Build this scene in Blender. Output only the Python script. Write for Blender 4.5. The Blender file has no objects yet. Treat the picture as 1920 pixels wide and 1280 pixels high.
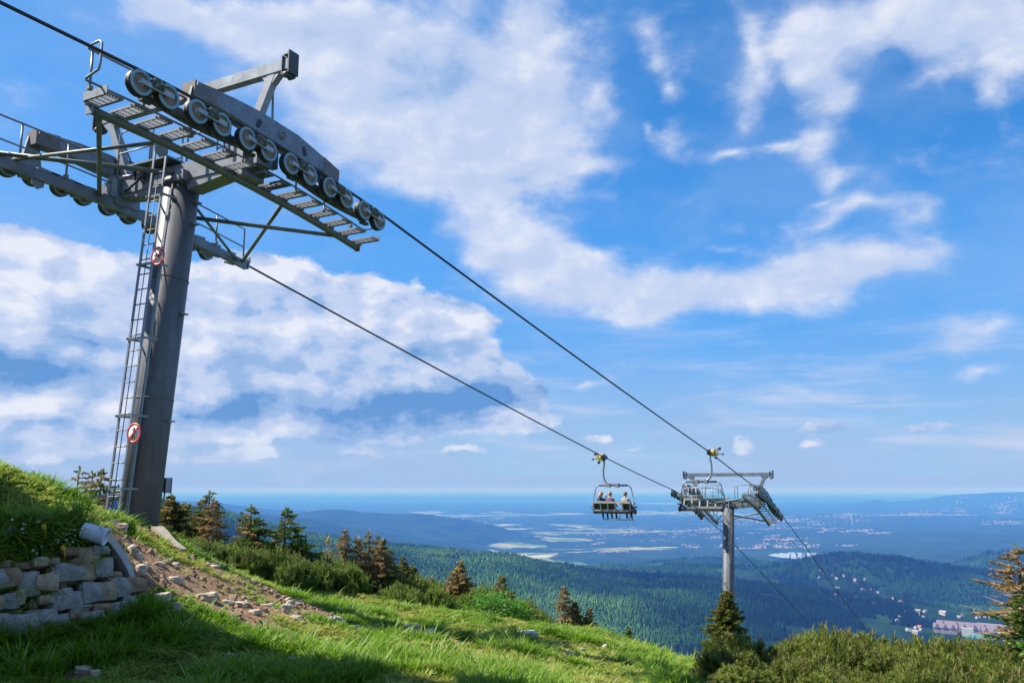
import bpy, bmesh, math, random
import numpy as np
from mathutils import Vector, Matrix, Euler

R = math.radians
rnd = random.Random(7)
nrs = np.random.RandomState(11)
SC = bpy.context.scene
COL = SC.collection

# ------------------------------------------------------------------ camera
F, HOR = 1600.0, 915.0                      # focal length and eye level of the 1920 px wide photograph
PITCH = math.atan((HOR - 640.0) / F)
cam = bpy.data.cameras.new('camera')
cam.sensor_width = 36.0
cam.lens = 36.0 * F / 1920.0
cam.clip_start, cam.clip_end = 0.05, 400000.0
cam_o = bpy.data.objects.new('camera', cam)
cam_o.location = (0, 0, 0)
cam_o.rotation_euler = (R(90) + PITCH, 0, 0)
COL.objects.link(cam_o)
SC.camera = cam_o

SUN_AZ, SUN_EL = R(-84), R(48)              # azimuth clockwise from +Y
SUN_DIR = Vector((math.sin(SUN_AZ) * math.cos(SUN_EL), math.cos(SUN_AZ) * math.cos(SUN_EL), math.sin(SUN_EL)))
SKY_STRENGTH = 0.1
EXPOSURE = 0.95
HAZE_DENSITY = 0.000075
HAZE_COLOR = (0.06, 0.22, .80)
HAZE_ABSORB = (.86, .72, .02)

vs = SC.view_settings
vs.view_transform = 'Standard'
vs.look = 'None'
vs.exposure = EXPOSURE
vs.gamma = 1.0
vs.use_curve_mapping = False
SC.render.film_transparent = False
cy = SC.cycles
cy.use_denoising = True
cy.max_bounces = 6
cy.diffuse_bounces = 3
cy.glossy_bounces = 2
cy.transmission_bounces = 3
cy.transparent_max_bounces = 6
cy.volume_bounces = 0
cy.caustics_reflective = False
cy.caustics_refractive = False


def ray(u, v):
    x = (u - 960.0) / F
    y = (640.0 - v) / F
    return Vector((x, math.cos(PITCH) - y * math.sin(PITCH), math.sin(PITCH) + y * math.cos(PITCH)))


def at(u, v, Y):
    r = ray(u, v)
    return r * (Y / r.y)


# ------------------------------------------------------------------ node helper
class NT:
    def __init__(self, tree):
        self.t = tree

    def n(self, typ, **kw):
        nd = self.t.nodes.new(typ)
        for k, v in kw.items():
            setattr(nd, k, v)
        return nd

    def l(self, a, b):
        self.t.links.new(a, b)

    def math(self, op, a, b=None, c=None, clamp=False):
        nd = self.n('ShaderNodeMath', operation=op, use_clamp=clamp)
        for i, x in enumerate((a, b, c)):
            if x is None:
                continue
            if isinstance(x, (int, float)):
                nd.inputs[i].default_value = x
            else:
                self.l(x, nd.inputs[i])
        return nd.outputs[0]

    def mix(self, fac, a, b, blend='MIX'):
        nd = self.n('ShaderNodeMix', data_type='RGBA', blend_type=blend)
        for sock, x in ((nd.inputs['Factor'], fac), (nd.inputs[6], a), (nd.inputs[7], b)):
            if isinstance(x, (int, float)):
                sock.default_value = x
            elif isinstance(x, (tuple, list)):
                sock.default_value = tuple(x) + ((1.0,) if len(x) == 3 else ())
            else:
                self.l(x, sock)
        return nd.outputs[2]

    def noise(self, vec, scale, detail=4, rough=.55, dist=0.0, lac=2.0):
        nd = self.n('ShaderNodeTexNoise')
        nd.inputs['Scale'].default_value = scale
        nd.inputs['Detail'].default_value = detail
        nd.inputs['Roughness'].default_value = rough
        nd.inputs['Lacunarity'].default_value = lac
        nd.inputs['Distortion'].default_value = dist
        if vec is not None:
            self.l(vec, nd.inputs['Vector'])
        return nd

    def ramp(self, fac, stops, interp='LINEAR'):
        nd = self.n('ShaderNodeValToRGB')
        nd.color_ramp.interpolation = interp
        e = nd.color_ramp.elements
        while len(e) < len(stops):
            e.new(.5)
        for el, (p, c) in zip(e, stops):
            el.position = p
            el.color = tuple(c) + ((1.0,) if len(c) == 3 else ())
        self.l(fac, nd.inputs[0])
        return nd.outputs[0]

    def smooth(self, x, lo, hi, a=0.0, b=1.0):
        nd = self.n('ShaderNodeMapRange', interpolation_type='SMOOTHSTEP')
        nd.inputs['From Min'].default_value = lo
        nd.inputs['From Max'].default_value = hi
        nd.inputs['To Min'].default_value = a
        nd.inputs['To Max'].default_value = b
        self.l(x, nd.inputs['Value'])
        return nd.outputs[0]


# ------------------------------------------------------------------ sky: NISHITA air plus cloud masses, all by direction
#CLOUDS-BEGIN
# (u, v, ru, rv, weight): where each cloud stands, given as the direction it is seen in
SOFT = [(330, 5, 120, 40, .6), (430, 35, 170, 70, .8), (600, 70, 230, 110, 1.), (800, 110, 280, 170, 1.), (985, 180, 160, 170, .9), (690, 210, 170, 110, .8), (1000, 40, 90, 60, .5),
        (820, 290, 190, 80, .9), (790, 340, 100, 40, .6), (1040, 260, 110, 50, .4), (1090, 305, 130, 34, .8), (1120, 170, 40, 60, .4), (990, 288, 24, 16, -.35),
        (905, 380, 90, 80, .9), (965, 440, 130, 60, 1.), (895, 482, 60, 30, .6), (1040, 525, 150, 70, 1.), (960, 340, 110, 60, .7), (1010, 480, 110, 50, .7), (1170, 548, 170, 52, .9), (1300, 560, 160, 50, .9),
        (1430, 540, 160, 60, 1.), (1560, 502, 160, 62, 1.), (1665, 488, 110, 40, .8), (1200, 600, 120, 22, .5), (1120, 470, 60, 26, .4),
        (1620, 382, 110, 26, .75), (1710, 405, 60, 45, .65), (1545, 368, 50, 14, .4), (1560, 418, 70, 18, .35), (1350, 465, 60, 12, .3),
        (1205, 50, 45, 40, .45), (1235, 105, 55, 55, .75), (1262, 165, 45, 45, .55), (1270, 262, 60, 42, .5), (1215, 242, 24, 26, .45), (1370, 285, 70, 14, .55), (1460, 264, 60, 13, .5),
        (1412, 90, 42, 130, .8), (1400, 225, 30, 36, .5), (1505, 110, 60, 120, .9), (1560, 50, 150, 70, .9), (1570, 190, 60, 60, .6), (1530, 270, 56, 70, .7), (1565, 335, 60, 26, .6),
        (1700, 35, 180, 70, 1.), (1810, 60, 180, 90, 1.), (1890, 70, 90, 120, .9), (1745, 160, 110, 40, .5), (1865, 190, 40, 55, .6), (1665, 118, 36, 34, -.7), (1640, 85, 40, 14, -.3), (1455, 170, 20, 60, -.3),
        (1780, 650, 180, 30, .4), (1870, 612, 120, 30, .4), (1840, 692, 90, 18, .5), (1090, 720, 90, 12, .55), (1500, 735, 120, 14, .3)]
PUFF = [(20, 465, 110, 60, 1.), (110, 520, 140, 80, 1.), (230, 570, 170, 90, .9), (60, 610, 170, 90, .9), (400, 560, 170, 90, .9), (540, 565, 210, 85, 1.), (200, 480, 60, 30, .35),
        (490, 500, 80, 50, .8), (440, 530, 60, 40, .5), (700, 575, 170, 65, .9), (810, 600, 150, 50, .7), (900, 590, 90, 24, .4), (300, 660, 260, 90, .8), (600, 660, 280, 90, .9), (850, 670, 130, 50, .8),
        (700, 735, 320, 75, 1.), (900, 755, 130, 50, .8), (150, 700, 220, 60, .8), (180, 765, 280, 55, .7), (0, 770, 160, 80, .7), (80, 840, 220, 40, .5), (960, 745, 80, 40, .6),
        (300, 740, 700, 170, .40), (620, 800, 400, 40, .5), (1110, 815, 50, 14, .6), (1240, 818, 34, 30, .5), (1395, 838, 60, 30, .5), (1550, 795, 90, 20, .6), (1740, 795, 70, 16, .8),
        (1000, 790, 55, 28, .6), (870, 842, 60, 16, .5), (440, 850, 160, 22, .4), (700, 850, 90, 16, .4), (1180, 838, 40, 16, .4), (1520, 825, 60, 14, .45)]
SHADE = [(860, 150, 170, 100, .45), (700, 90, 120, 60, .2), (90, 690, 180, 50, .75), (-20, 670, 110, 40, .6), (640, 775, 260, 46, .75), (800, 755, 190, 48, .6), (930, 735, 120, 42, .75),
         (560, 690, 170, 28, .35), (470, 740, 110, 26, .5), (160, 640, 120, 22, .35), (1700, 90, 140, 50, .3), (430, 640, 140, 30, .25), (330, 765, 130, 26, .5), (60, 790, 130, 24, .4),
         (760, 660, 140, 36, .4), (1080, 570, 160, 18, .2), (980, 330, 110, 24, .2), (1600, 140, 80, 40, .3), (250, 830, 160, 20, .3), (850, 620, 100, 20, .25)]
#CLOUDS-END


def lonlat(u, v):
    r = ray(u, v).normalized()
    return math.degrees(math.atan2(r.x, r.y)), math.degrees(math.asin(r.z))


def make_world():
    w = bpy.data.worlds.new('World')
    SC.world = w
    w.use_nodes = True
    t = w.node_tree
    t.nodes.clear()
    N = NT(t)
    out = N.n('ShaderNodeOutputWorld')
    bg = N.n('ShaderNodeBackground')
    bg.inputs['Strength'].default_value = SKY_STRENGTH
    N.l(bg.outputs[0], out.inputs[0])
    sky = N.n('ShaderNodeTexSky', sky_type='NISHITA')
    sky.sun_disc = False
    sky.sun_elevation = SUN_EL
    sky.sun_rotation = SUN_AZ
    sky.altitude = 1400
    sky.air_density = 1.0
    sky.dust_density = 0.4
    sky.ozone_density = 4.0
    tc = N.n('ShaderNodeTexCoord')
    d = tc.outputs['Generated']
    sep = N.n('ShaderNodeSeparateXYZ')
    N.l(d, sep.inputs[0])
    lon = N.math('MULTIPLY', N.math('ARCTAN2', sep.outputs[0], sep.outputs[1]), 180 / math.pi)
    lat = N.math('MULTIPLY', N.math('ARCSINE', sep.outputs[2]), 180 / math.pi)
    comb = N.n('ShaderNodeCombineXYZ')
    N.l(lon, comb.inputs[0])
    N.l(lat, comb.inputs[1])
    P = comb.outputs[0]

    def warp(vec, scale, amp, detail):
        nz = N.noise(vec, scale, detail, .6)
        sub = N.n('ShaderNodeVectorMath', operation='SUBTRACT')
        N.l(nz.outputs['Color'], sub.inputs[0])
        sub.inputs[1].default_value = (.5, .5, .5)
        mul = N.n('ShaderNodeVectorMath', operation='MULTIPLY')
        N.l(sub.outputs[0], mul.inputs[0])
        mul.inputs[1].default_value = (amp, amp * .7, 0)
        add = N.n('ShaderNodeVectorMath', operation='ADD')
        N.l(vec, add.inputs[0])
        N.l(mul.outputs[0], add.inputs[1])
        return add.outputs[0]

    def blobs(lst, vec):
        acc = None
        for (u, v, ru, rv, wt) in lst:
            lo, la = lonlat(u, v)
            l1, _ = lonlat(u + 8, v)
            _, l2 = lonlat(u, v - 8)
            mp = N.n('ShaderNodeMapping', vector_type='TEXTURE')
            mp.inputs['Location'].default_value = (lo, la, 0)
            mp.inputs['Scale'].default_value = (1.55 * ru * (l1 - lo) / 8, 1.55 * rv * (l2 - la) / 8, 1)
            N.l(vec, mp.inputs['Vector'])
            g = N.n('ShaderNodeTexGradient', gradient_type='QUADRATIC_SPHERE')
            N.l(mp.outputs[0], g.inputs[0])
            acc = N.math('MULTIPLY_ADD', g.outputs['Fac'], wt * 2.0, acc if acc is not None else 0.0)
        return acc

    # coordinates stretched so that cloud texture lies flatter towards the horizon
    lat2 = N.math('MULTIPLY', lat, 1.7)
    c2 = N.n('ShaderNodeCombineXYZ')
    N.l(lon, c2.inputs[0])
    N.l(lat2, c2.inputs[1])
    Q = c2.outputs[0]
    Ps = warp(warp(P, .10, 5.0, 3), .5, 1.2, 4)
    Pp = warp(warp(P, .14, 3.0, 2), .7, 1.3, 4)
    # outside the part of the sky in the photograph the same kind of cloud goes on
    away = N.math('MAXIMUM', N.smooth(N.math('ABSOLUTE', lon), 36, 50), N.smooth(lat, 34, 46))
    gen = N.noise(Q, .055, 3, .5).outputs['Fac']
    outside = N.math('MULTIPLY', away, N.smooth(gen, .44, .62, 0, .8))
    f_soft = N.noise(warp(Q, .2, 2.6, 2), .17, 10, .58, 0.0).outputs['Fac']
    f_puff = N.noise(warp(Q, .5, .8, 2), .28, 11, .64, 0.0).outputs['Fac']
    d_soft = N.math('ADD', blobs(SOFT, Ps), outside)
    d_puff = blobs(PUFF, Pp)
    # soft, torn altocumulus
    a = N.math('ADD', d_soft, N.math('MULTIPLY', N.math('SUBTRACT', f_soft, .5), 2.5))
    m_soft = N.smooth(a, .05, 1.45)
    m_soft = N.math('MULTIPLY', m_soft, .93)
    # heaped cumulus
    b = N.math('ADD', d_puff, N.math('MULTIPLY', N.math('SUBTRACT', f_puff, .5), 1.45))
    m_puff = N.smooth(b, .40, .74)
    m_puff = N.math('MULTIPLY', m_puff, .95)
    sh = blobs(SHADE, Pp)
    # light on the heaps: the noise sampled a step towards the sun gives lit and unlit flanks
    off = N.n('ShaderNodeVectorMath', operation='ADD')
    N.l(Q, off.inputs[0])
    off.inputs[1].default_value = (-1.0, 1.5, 0)
    f_p1 = N.noise(warp(Q, .5, .8, 2), .22, 5, .48).outputs['Fac']
    f_p2 = N.noise(warp(off.outputs[0], .5, .8, 2), .22, 5, .48).outputs['Fac']
    lit = N.math('MULTIPLY', N.math('SUBTRACT', f_p1, f_p2), 2.0)
    t_p = N.math('ADD', N.math('ADD', N.math('MULTIPLY_ADD', f_puff, .9, .26), lit), N.math('MULTIPLY', sh, -.56), clamp=True)
    f_s2 = N.noise(warp(off.outputs[0], .2, 2.6, 2), .17, 4, .5).outputs['Fac']
    t_s = N.math('ADD', N.math('ADD', .76, N.math('MULTIPLY', N.math('SUBTRACT', f_soft, f_s2), .9)), N.math('MULTIPLY', sh, -.40), clamp=True)
    k = 1.0 / SKY_STRENGTH / 2 ** EXPOSURE
    ramp = [(0.0, (.13 * k, .32 * k, .68 * k)), (.35, (.32 * k, .49 * k, .80 * k)), (.65, (.56 * k, .66 * k, .89 * k)), (1.0, (.84 * k, .87 * k, .97 * k))]

    def cramp(x):
        c = ramp[0][1]
        for (p0, _), (p1, c1) in zip(ramp[:-1], ramp[1:]):
            c = N.mix(N.smooth(x, p0, p1), c, c1)
        return c
    col_p, col_s = cramp(t_p), cramp(t_s)
    # clear air
    hs = N.n('ShaderNodeHueSaturation')
    hs.inputs['Saturation'].default_value = SKY_SAT
    hs.inputs['Value'].default_value = SKY_VAL
    hs.inputs['Hue'].default_value = SKY_HUE
    N.l(sky.outputs[0], hs.inputs['Color'])
    base = N.mix(1.0, hs.outputs[0], SKY_GRADE, 'MULTIPLY')
    # the air is paler towards the sun's side
    sd = N.n('ShaderNodeVectorMath', operation='DOT_PRODUCT')
    N.l(d, sd.inputs[0])
    sd.inputs[1].default_value = tuple(SUN_DIR)
    base = N.mix(N.smooth(sd.outputs['Value'], .1, .75, 0, .6), base, (.17 * k, .42 * k, .86 * k))
    # pale veil over the horizon
    veil = N.math('POWER', N.smooth(lat, 25, .3), 1.05)
    veil = N.math('MAXIMUM', N.math('MULTIPLY', veil, N.smooth(N.noise(Q, .09, 4, .5).outputs['Fac'], .15, .6, .8, 1.0)), N.smooth(lat, 3, .5))
    base = N.mix(veil, base, N.mix(N.smooth(lat, 1.5, 11), (.37 * k, .535 * k, .80 * k), (.15 * k, .38 * k, .80 * k)))
    # a thin uneven veil of high cloud over the whole sky
    vl = N.noise(warp(Q, .12, 6, 3), .07, 6, .55).outputs['Fac']
    base = N.mix(N.smooth(vl, .38, .68, .04, .32), base, (.36 * k, .54 * k, .88 * k))
    # thin streaks of cloud lying low over the horizon
    c3 = N.n('ShaderNodeCombineXYZ')
    N.l(N.math('MULTIPLY', lon, .075), c3.inputs[0])
    N.l(N.math('MULTIPLY', lat, .55), c3.inputs[1])
    st = N.noise(warp(c3.outputs[0], .8, .9, 3), 1.0, 8, .58).outputs['Fac']
    band = N.math('MULTIPLY', N.smooth(lat, .6, 2.5), N.smooth(lat, 14, 5))
    st = N.math('MULTIPLY', N.smooth(st, .46, .72, 0, .75), band)
    base = N.mix(st, base, (.60 * k, .68 * k, .89 * k))
    c = N.mix(m_soft, base, col_s)
    fade = N.smooth(lat, 0.0, 5.0, .45, 1.0)
    c = N.mix(N.math('MULTIPLY', m_puff, fade), c, col_p)
    N.l(c, bg.inputs['Color'])


SKY_SAT, SKY_VAL, SKY_HUE = 1.1, 1.0, .5
SKY_GRADE = (.22, .80, 1.06)
make_world()
SC.world.cycles.sampling_method = 'MANUAL'
SC.world.cycles.sample_map_resolution = 1024

sun = bpy.data.lights.new('sun', 'SUN')
sun.energy = 5.0
sun.angle = R(.53)
sun.color = (1.0, .94, .84)
sun_o = bpy.data.objects.new('sun', sun)
sun_o.rotation_euler = (-SUN_DIR).to_track_quat('-Z', 'Y').to_euler()
sun_o.location = (-40, -20, 60)
COL.objects.link(sun_o)


# ------------------------------------------------------------------ object helpers
def tag(o, label=None, cat=None, group=None, kind=None):
    if label:
        o['label'] = label
    if cat:
        o['category'] = cat
    if group:
        o['group'] = group
    if kind:
        o['kind'] = kind
    return o


def empty(name, loc=(0, 0, 0), rz=0.0):
    o = bpy.data.objects.new(name, None)
    o.empty_display_size = .2
    o.location = loc
    o.rotation_euler = (0, 0, rz)
    COL.objects.link(o)
    return o


def link_mesh(name, me, parent=None, loc=None, rot=None, scale=None):
    o = bpy.data.objects.new(name, me)
    COL.objects.link(o)
    if parent is not None:
        o.parent = parent
    if loc is not None:
        o.location = loc
    if rot is not None:
        o.rotation_euler = rot
    if scale is not None:
        o.scale = scale
    return o


def copy_tree(o, parent=None):
    c = o.copy()
    COL.objects.link(c)
    c.parent = parent
    for ch in list(o.children):
        copy_tree(ch, c)
    return c


def perp(d):
    d = Vector(d).normalized()
    a = Vector((0, 0, 1)) if abs(d.z) < .95 else Vector((1, 0, 0))
    x = d.cross(a).normalized()
    return x, d.cross(x).normalized()


class MB:
    def __init__(self):
        self.v, self.f, self.m, self.s = [], [], [], []

    def add(self, vs_, fs, mi=0, smooth=False):
        o = len(self.v)
        self.v.extend(tuple(x) for x in vs_)
        for f in fs:
            self.f.append(tuple(i + o for i in f))
            self.m.append(mi)
            self.s.append(smooth)

    def hexa(self, p, mi=0):
        self.add(p, [(0, 3, 2, 1), (4, 5, 6, 7), (0, 1, 5, 4), (1, 2, 6, 5), (2, 3, 7, 6), (3, 0, 4, 7)], mi)

    def box(self, c, h, mi=0, ax=None):
        c = Vector(c)
        ax = ax or (Vector((1, 0, 0)), Vector((0, 1, 0)), Vector((0, 0, 1)))
        X, Y, Z = (Vector(a) * s for a, s in zip(ax, h))
        self.hexa([c - X - Y - Z, c + X - Y - Z, c + X + Y - Z, c - X + Y - Z,
                   c - X - Y + Z, c + X - Y + Z, c + X + Y + Z, c - X + Y + Z], mi)

    def bar(self, a, b, w, h, mi=0, up=(0, 0, 1)):
        a, b = Vector(a), Vector(b)
        d = (b - a)
        L = d.length
        d.normalize()
        x = d.cross(Vector(up))
        if x.length < 1e-4:
            x = d.cross(Vector((1, 0, 0)))
        x.normalize()
        z = x.cross(d).normalized()
        self.box((a + b) / 2, (L / 2, w / 2, h / 2), mi, (d, x, z))

    def tube(self, pts, r, n=8, mi=0, cap=True, smooth=True):
        pts = [Vector(p) for p in pts]
        k = len(pts)
        rs = r if isinstance(r, (list, tuple)) else [r] * k
        ds = []
        for i in range(k):
            d = (pts[min(i + 1, k - 1)] - pts[max(i - 1, 0)])
            ds.append(d.normalized() if d.length > 1e-9 else Vector((0, 0, 1)))
        x, y = perp(ds[0])
        vs_, fs = [], []
        for i in range(k):
            if i:
                x = (x - ds[i] * x.dot(ds[i]))
                if x.length < 1e-6:
                    x, _ = perp(ds[i])
                x.normalize()
                y = ds[i].cross(x)
            for j in range(n):
                a = 2 * math.pi * j / n
                vs_.append(pts[i] + (x * math.cos(a) + y * math.sin(a)) * rs[i])
        for i in range(k - 1):
            for j in range(n):
                j2 = (j + 1) % n
                fs.append((i * n + j, i * n + j2, (i + 1) * n + j2, (i + 1) * n + j))
        self.add(vs_, fs, mi, smooth)
        if cap:
            o = len(self.v) - k * n
            self.f.append(tuple(o + j for j in range(n))[::-1])
            self.m.append(mi)
            self.s.append(False)
            self.f.append(tuple(o + (k - 1) * n + j for j in range(n)))
            self.m.append(mi)
            self.s.append(False)

    def lathe(self, c, axis, prof, n=24, mi=0, smooth=True):
        c, axis = Vector(c), Vector(axis).normalized()
        x, y = perp(axis)
        k = len(prof)
        vs_, fs = [], []
        for (r, h) in prof:
            for j in range(n):
                a = 2 * math.pi * j / n
                vs_.append(c + axis * h + (x * math.cos(a) + y * math.sin(a)) * r)
        for i in range(k - 1):
            for j in range(n):
                j2 = (j + 1) % n
                fs.append((i * n + j, i * n + j2, (i + 1) * n + j2, (i + 1) * n + j))
        self.add(vs_, fs, mi, smooth)

    def prism(self, poly, depth, mi=0):
        # poly: 3-D points in order, depth: vector
        n = len(poly)
        d = Vector(depth)
        a = [Vector(p) for p in poly]
        self.add(a + [p + d for p in a],
                 [tuple(range(n))[::-1], tuple(range(n, 2 * n))] + [(i, (i + 1) % n, n + (i + 1) % n, n + i) for i in range(n)], mi)

    def mesh(self, name, mats):
        me = bpy.data.meshes.new(name)
        me.from_pydata(self.v, [], self.f)
        for m in (mats if isinstance(mats, (list, tuple)) else [mats]):
            me.materials.append(m)
        me.polygons.foreach_set('material_index', self.m)
        me.polygons.foreach_set('use_smooth', self.s)
        me.validate(verbose=False)
        me.update()
        return me

    def fix(self, me):
        bm = bmesh.new()
        bm.from_mesh(me)
        bmesh.ops.recalc_face_normals(bm, faces=bm.faces)
        bm.to_mesh(me)
        bm.free()
        return me

    def build(self, name, mats, parent=None, fix=True, **kw):
        me = self.mesh(name, mats)
        if fix:
            self.fix(me)
        return link_mesh(name, me, parent, **kw)


# ------------------------------------------------------------------ materials
def mat(name, col, rough=.7, metal=0.0, var=.25, scale=6.0, bump=0.0, col2=None, spots=None, detail=6):
    m = bpy.data.materials.new(name)
    m.use_nodes = True
    N = NT(m.node_tree)
    p = m.node_tree.nodes['Principled BSDF']
    tc = N.n('ShaderNodeTexCoord')
    nz = N.noise(tc.outputs['Object'], scale, detail, .6)
    col2 = col2 or tuple(c * (1 - var) for c in col)
    hi = tuple(min(1, c * (1 + var * .6)) for c in col)
    c = N.ramp(nz.outputs['Fac'], [(.28, col2), (.5, col), (.72, hi)])
    if spots:
        sc, lo, hi2, sp = spots
        nz2 = N.noise(tc.outputs['Object'], sc, 6, .65)
        c = N.mix(N.smooth(nz2.outputs['Fac'], lo, hi2), c, sp)
    N.l(c, p.inputs['Base Color'])
    p.inputs['Roughness'].default_value = rough
    p.inputs['Metallic'].default_value = metal
    if bump:
        b = N.n('ShaderNodeBump')
        b.inputs['Strength'].default_value = bump
        b.inputs['Distance'].default_value = .02
        nb = N.noise(tc.outputs['Object'], scale * 6, 6, .65)
        N.l(nb.outputs['Fac'], b.inputs['Height'])
        N.l(b.outputs[0], p.inputs['Normal'])
    return m


def leaf_mat(name, lo, hi, trans=.35, rough=.55, attr=None, alt=None):
    """thin foliage: diffuse, a share let through, a little gloss"""
    m = bpy.data.materials.new(name)
    m.use_nodes = True
    t = m.node_tree
    t.nodes.clear()
    N = NT(t)
    out = N.n('ShaderNodeOutputMaterial')
    geo = N.n('ShaderNodeNewGeometry')
    nz = N.noise(geo.outputs['Position'], 3.1, 3, .6)
    oi = N.n('ShaderNodeObjectInfo')
    f = N.math('ADD', N.math('MULTIPLY', geo.outputs['Random Per Island'], .55), N.math('MULTIPLY', nz.outputs['Fac'], .55), clamp=True)
    c = N.mix(f, lo, hi)
    if attr:
        at_ = N.n('ShaderNodeAttribute', attribute_type='INSTANCER', attribute_name=attr)
        c = N.mix(at_.outputs['Fac'], c, N.mix(f, tuple(x * .8 for x in alt), alt))
        pat = N.noise(geo.outputs['Position'], .9, 5, .6).outputs['Fac']
        c = N.mix(N.smooth(pat, .5, .72, 0, .55), c, tuple(x * .55 for x in lo))
        c = N.mix(N.math('MULTIPLY', N.math('GREATER_THAN', geo.outputs['Random Per Island'], .90), N.smooth(pat, .62, .40)), c, (.46, .38, .16))
    else:
        hv = N.n('ShaderNodeHueSaturation')
        N.l(c, hv.inputs['Color'])
        N.l(N.math('MULTIPLY_ADD', oi.outputs['Random'], .4, .8), hv.inputs['Value'])
        c = hv.outputs[0]
    p = N.n('ShaderNodeBsdfPrincipled')
    p.inputs['Roughness'].default_value = rough
    p.inputs['Specular IOR Level'].default_value = .25
    N.l(c, p.inputs['Base Color'])
    tr = N.n('ShaderNodeBsdfTranslucent')
    N.l(c, tr.inputs['Color'])
    mx = N.n('ShaderNodeMixShader')
    mx.inputs[0].default_value = trans
    N.l(p.outputs[0], mx.inputs[1])
    N.l(tr.outputs[0], mx.inputs[2])
    N.l(mx.outputs[0], out.inputs[0])
    return m


M = {}
M['galv'] = mat('galvanised_steel', (.24, .255, .275), .5, .55, .3, 5.0, .1, spots=(3.0, .52, .7, (.22, .23, .25)))
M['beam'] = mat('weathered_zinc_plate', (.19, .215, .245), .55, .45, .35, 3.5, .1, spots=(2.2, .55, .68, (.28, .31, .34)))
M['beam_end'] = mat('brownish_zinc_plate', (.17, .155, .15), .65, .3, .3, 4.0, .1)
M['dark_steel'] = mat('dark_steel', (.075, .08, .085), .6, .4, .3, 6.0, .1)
M['pillar'] = mat('painted_steel_pillar', (.15, .145, .15), .6, .25, .14, 2.0, .04, spots=(1.3, .56, .75, (.115, .11, .113)))
def streaked(name, col, dark, rust):
    m = bpy.data.materials.new(name)
    m.use_nodes = True
    N = NT(m.node_tree)
    p = m.node_tree.nodes['Principled BSDF']
    tc = N.n('ShaderNodeTexCoord')
    mp = N.n('ShaderNodeMapping')
    mp.inputs['Scale'].default_value = (7, 7, .35)
    N.l(tc.outputs['Object'], mp.inputs['Vector'])
    a = N.noise(mp.outputs[0], 1.0, 7, .62).outputs['Fac']
    b = N.noise(tc.outputs['Object'], 2.2, 6, .65).outputs['Fac']
    c = N.mix(N.smooth(a, .42, .66), col, dark)
    c = N.mix(N.smooth(b, .5, .72, 0, .6), c, tuple(x * 1.35 for x in col))
    c = N.mix(N.math('MULTIPLY', N.smooth(a, .60, .70), N.smooth(b, .48, .62)), c, rust)
    N.l(c, p.inputs['Base Color'])
    p.inputs['Roughness'].default_value = .62
    p.inputs['Metallic'].default_value = .2
    return m


M['pillar'] = streaked('painted_steel_pillar', (.122, .126, .138), (.098, .10, .11), (.125, .10, .085))
M['walk'] = mat('walkway_beam_steel', (.13, .145, .12), .55, .35, .3, 4.0, .08)
M['tyre'] = mat('grey_rubber_liner', (.20, .33, .40), .7, 0, .15, 9.0)
M['rim'] = mat('black_rubber_side', (.018, .018, .02), .6, 0, .2, 9.0)
M['disc'] = mat('dusty_wheel_disc', (.27, .20, .135), .85, 0, .3, 7.0, spots=(9, .52, .66, (.22, .17, .12)))
M['hub'] = mat('hub_metal', (.36, .37, .38), .45, .6, .3, 9.0)
M['block'] = mat('greenish_grease_block', (.06, .075, .045), .7, 0, .4, 16.0, spots=(22, .55, .62, (.28, .32, .26)))
M['rope'] = mat('steel_rope', (.035, .037, .04), .55, .5, .3, 30.0)
M['white'] = mat('white_enamel', (.78, .78, .78), .45, 0, .06, 9.0)
M['red'] = mat('red_enamel', (.62, .05, .05), .45, 0, .1, 9.0)
M['black'] = mat('black_print', (.02, .02, .02), .5)
M['yellow'] = mat('yellow_paint', (.42, .31, .06), .5, 0, .25, 12.0)
M['seat'] = mat('chair_back_plastic', (.36, .36, .31), .6, 0, .12, 6.0)
M['seat_dark'] = mat('dark_seat_pad', (.03, .032, .035), .6, 0, .3, 9.0)
M['chair_steel'] = mat('chair_tube_steel', (.30, .31, .33), .45, .5, .2, 8.0)
M['chair_dark'] = mat('chair_tube_dark', (.07, .075, .08), .5, .4, .2, 8.0)
M['skin'] = mat('skin', (.50, .30, .22), .6)
M['hair_blond'] = mat('reddish_hair', (.36, .17, .07), .6)
M['hair_ginger'] = mat('light_brown_hair', (.30, .17, .09), .6)
M['hair_brown'] = mat('brown_hair', (.16, .08, .05), .6)
M['navy'] = mat('navy_cloth', (.03, .05, .14), .85)
M['plum'] = mat('plum_checked_cloth', (.16, .07, .13), .85, 0, .4, 30.0)
M['pale_top'] = mat('pale_pink_cloth', (.36, .27, .26), .85)
M['jeans'] = mat('dark_trousers', (.03, .045, .08), .85)
M['shoe'] = mat('shoe', (.05, .05, .05), .7)
M['granite'] = mat('grey_granite', (.31, .28, .245), .9, 0, .4, 9.0, .8, spots=(34, .53, .66, (.13, .12, .11)))
M['granite_tan'] = mat('tan_stone', (.36, .27, .165), .92, 0, .35, 9.0, .6, spots=(40, .56, .66, (.16, .12, .08)))
M['granite_brown'] = mat('brown_stone', (.28, .18, .11), .92, 0, .35, 9.0, .6)
M['rock'] = mat('pale_rock', (.46, .38, .29), .92, 0, .3, 7.0, .6, spots=(5, .56, .7, (.24, .19, .14)))
M['chip'] = mat('tan_stone_chips', (.30, .20, .125), .95, 0, .4, 9.0, .5)
M['soil_dark'] = mat('dark_joint_soil', (.030, .018, .012), .95, 0, .4, 12.0, .6)
M['concrete'] = mat('grey_concrete', (.40, .38, .36), .9, 0, .2, 6.0, .3, spots=(9, .57, .7, (.25, .23, .21)))
M['pvc'] = mat('pale_plastic_pipe', (.62, .62, .68), .4, 0, .05, 3.0)
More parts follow.
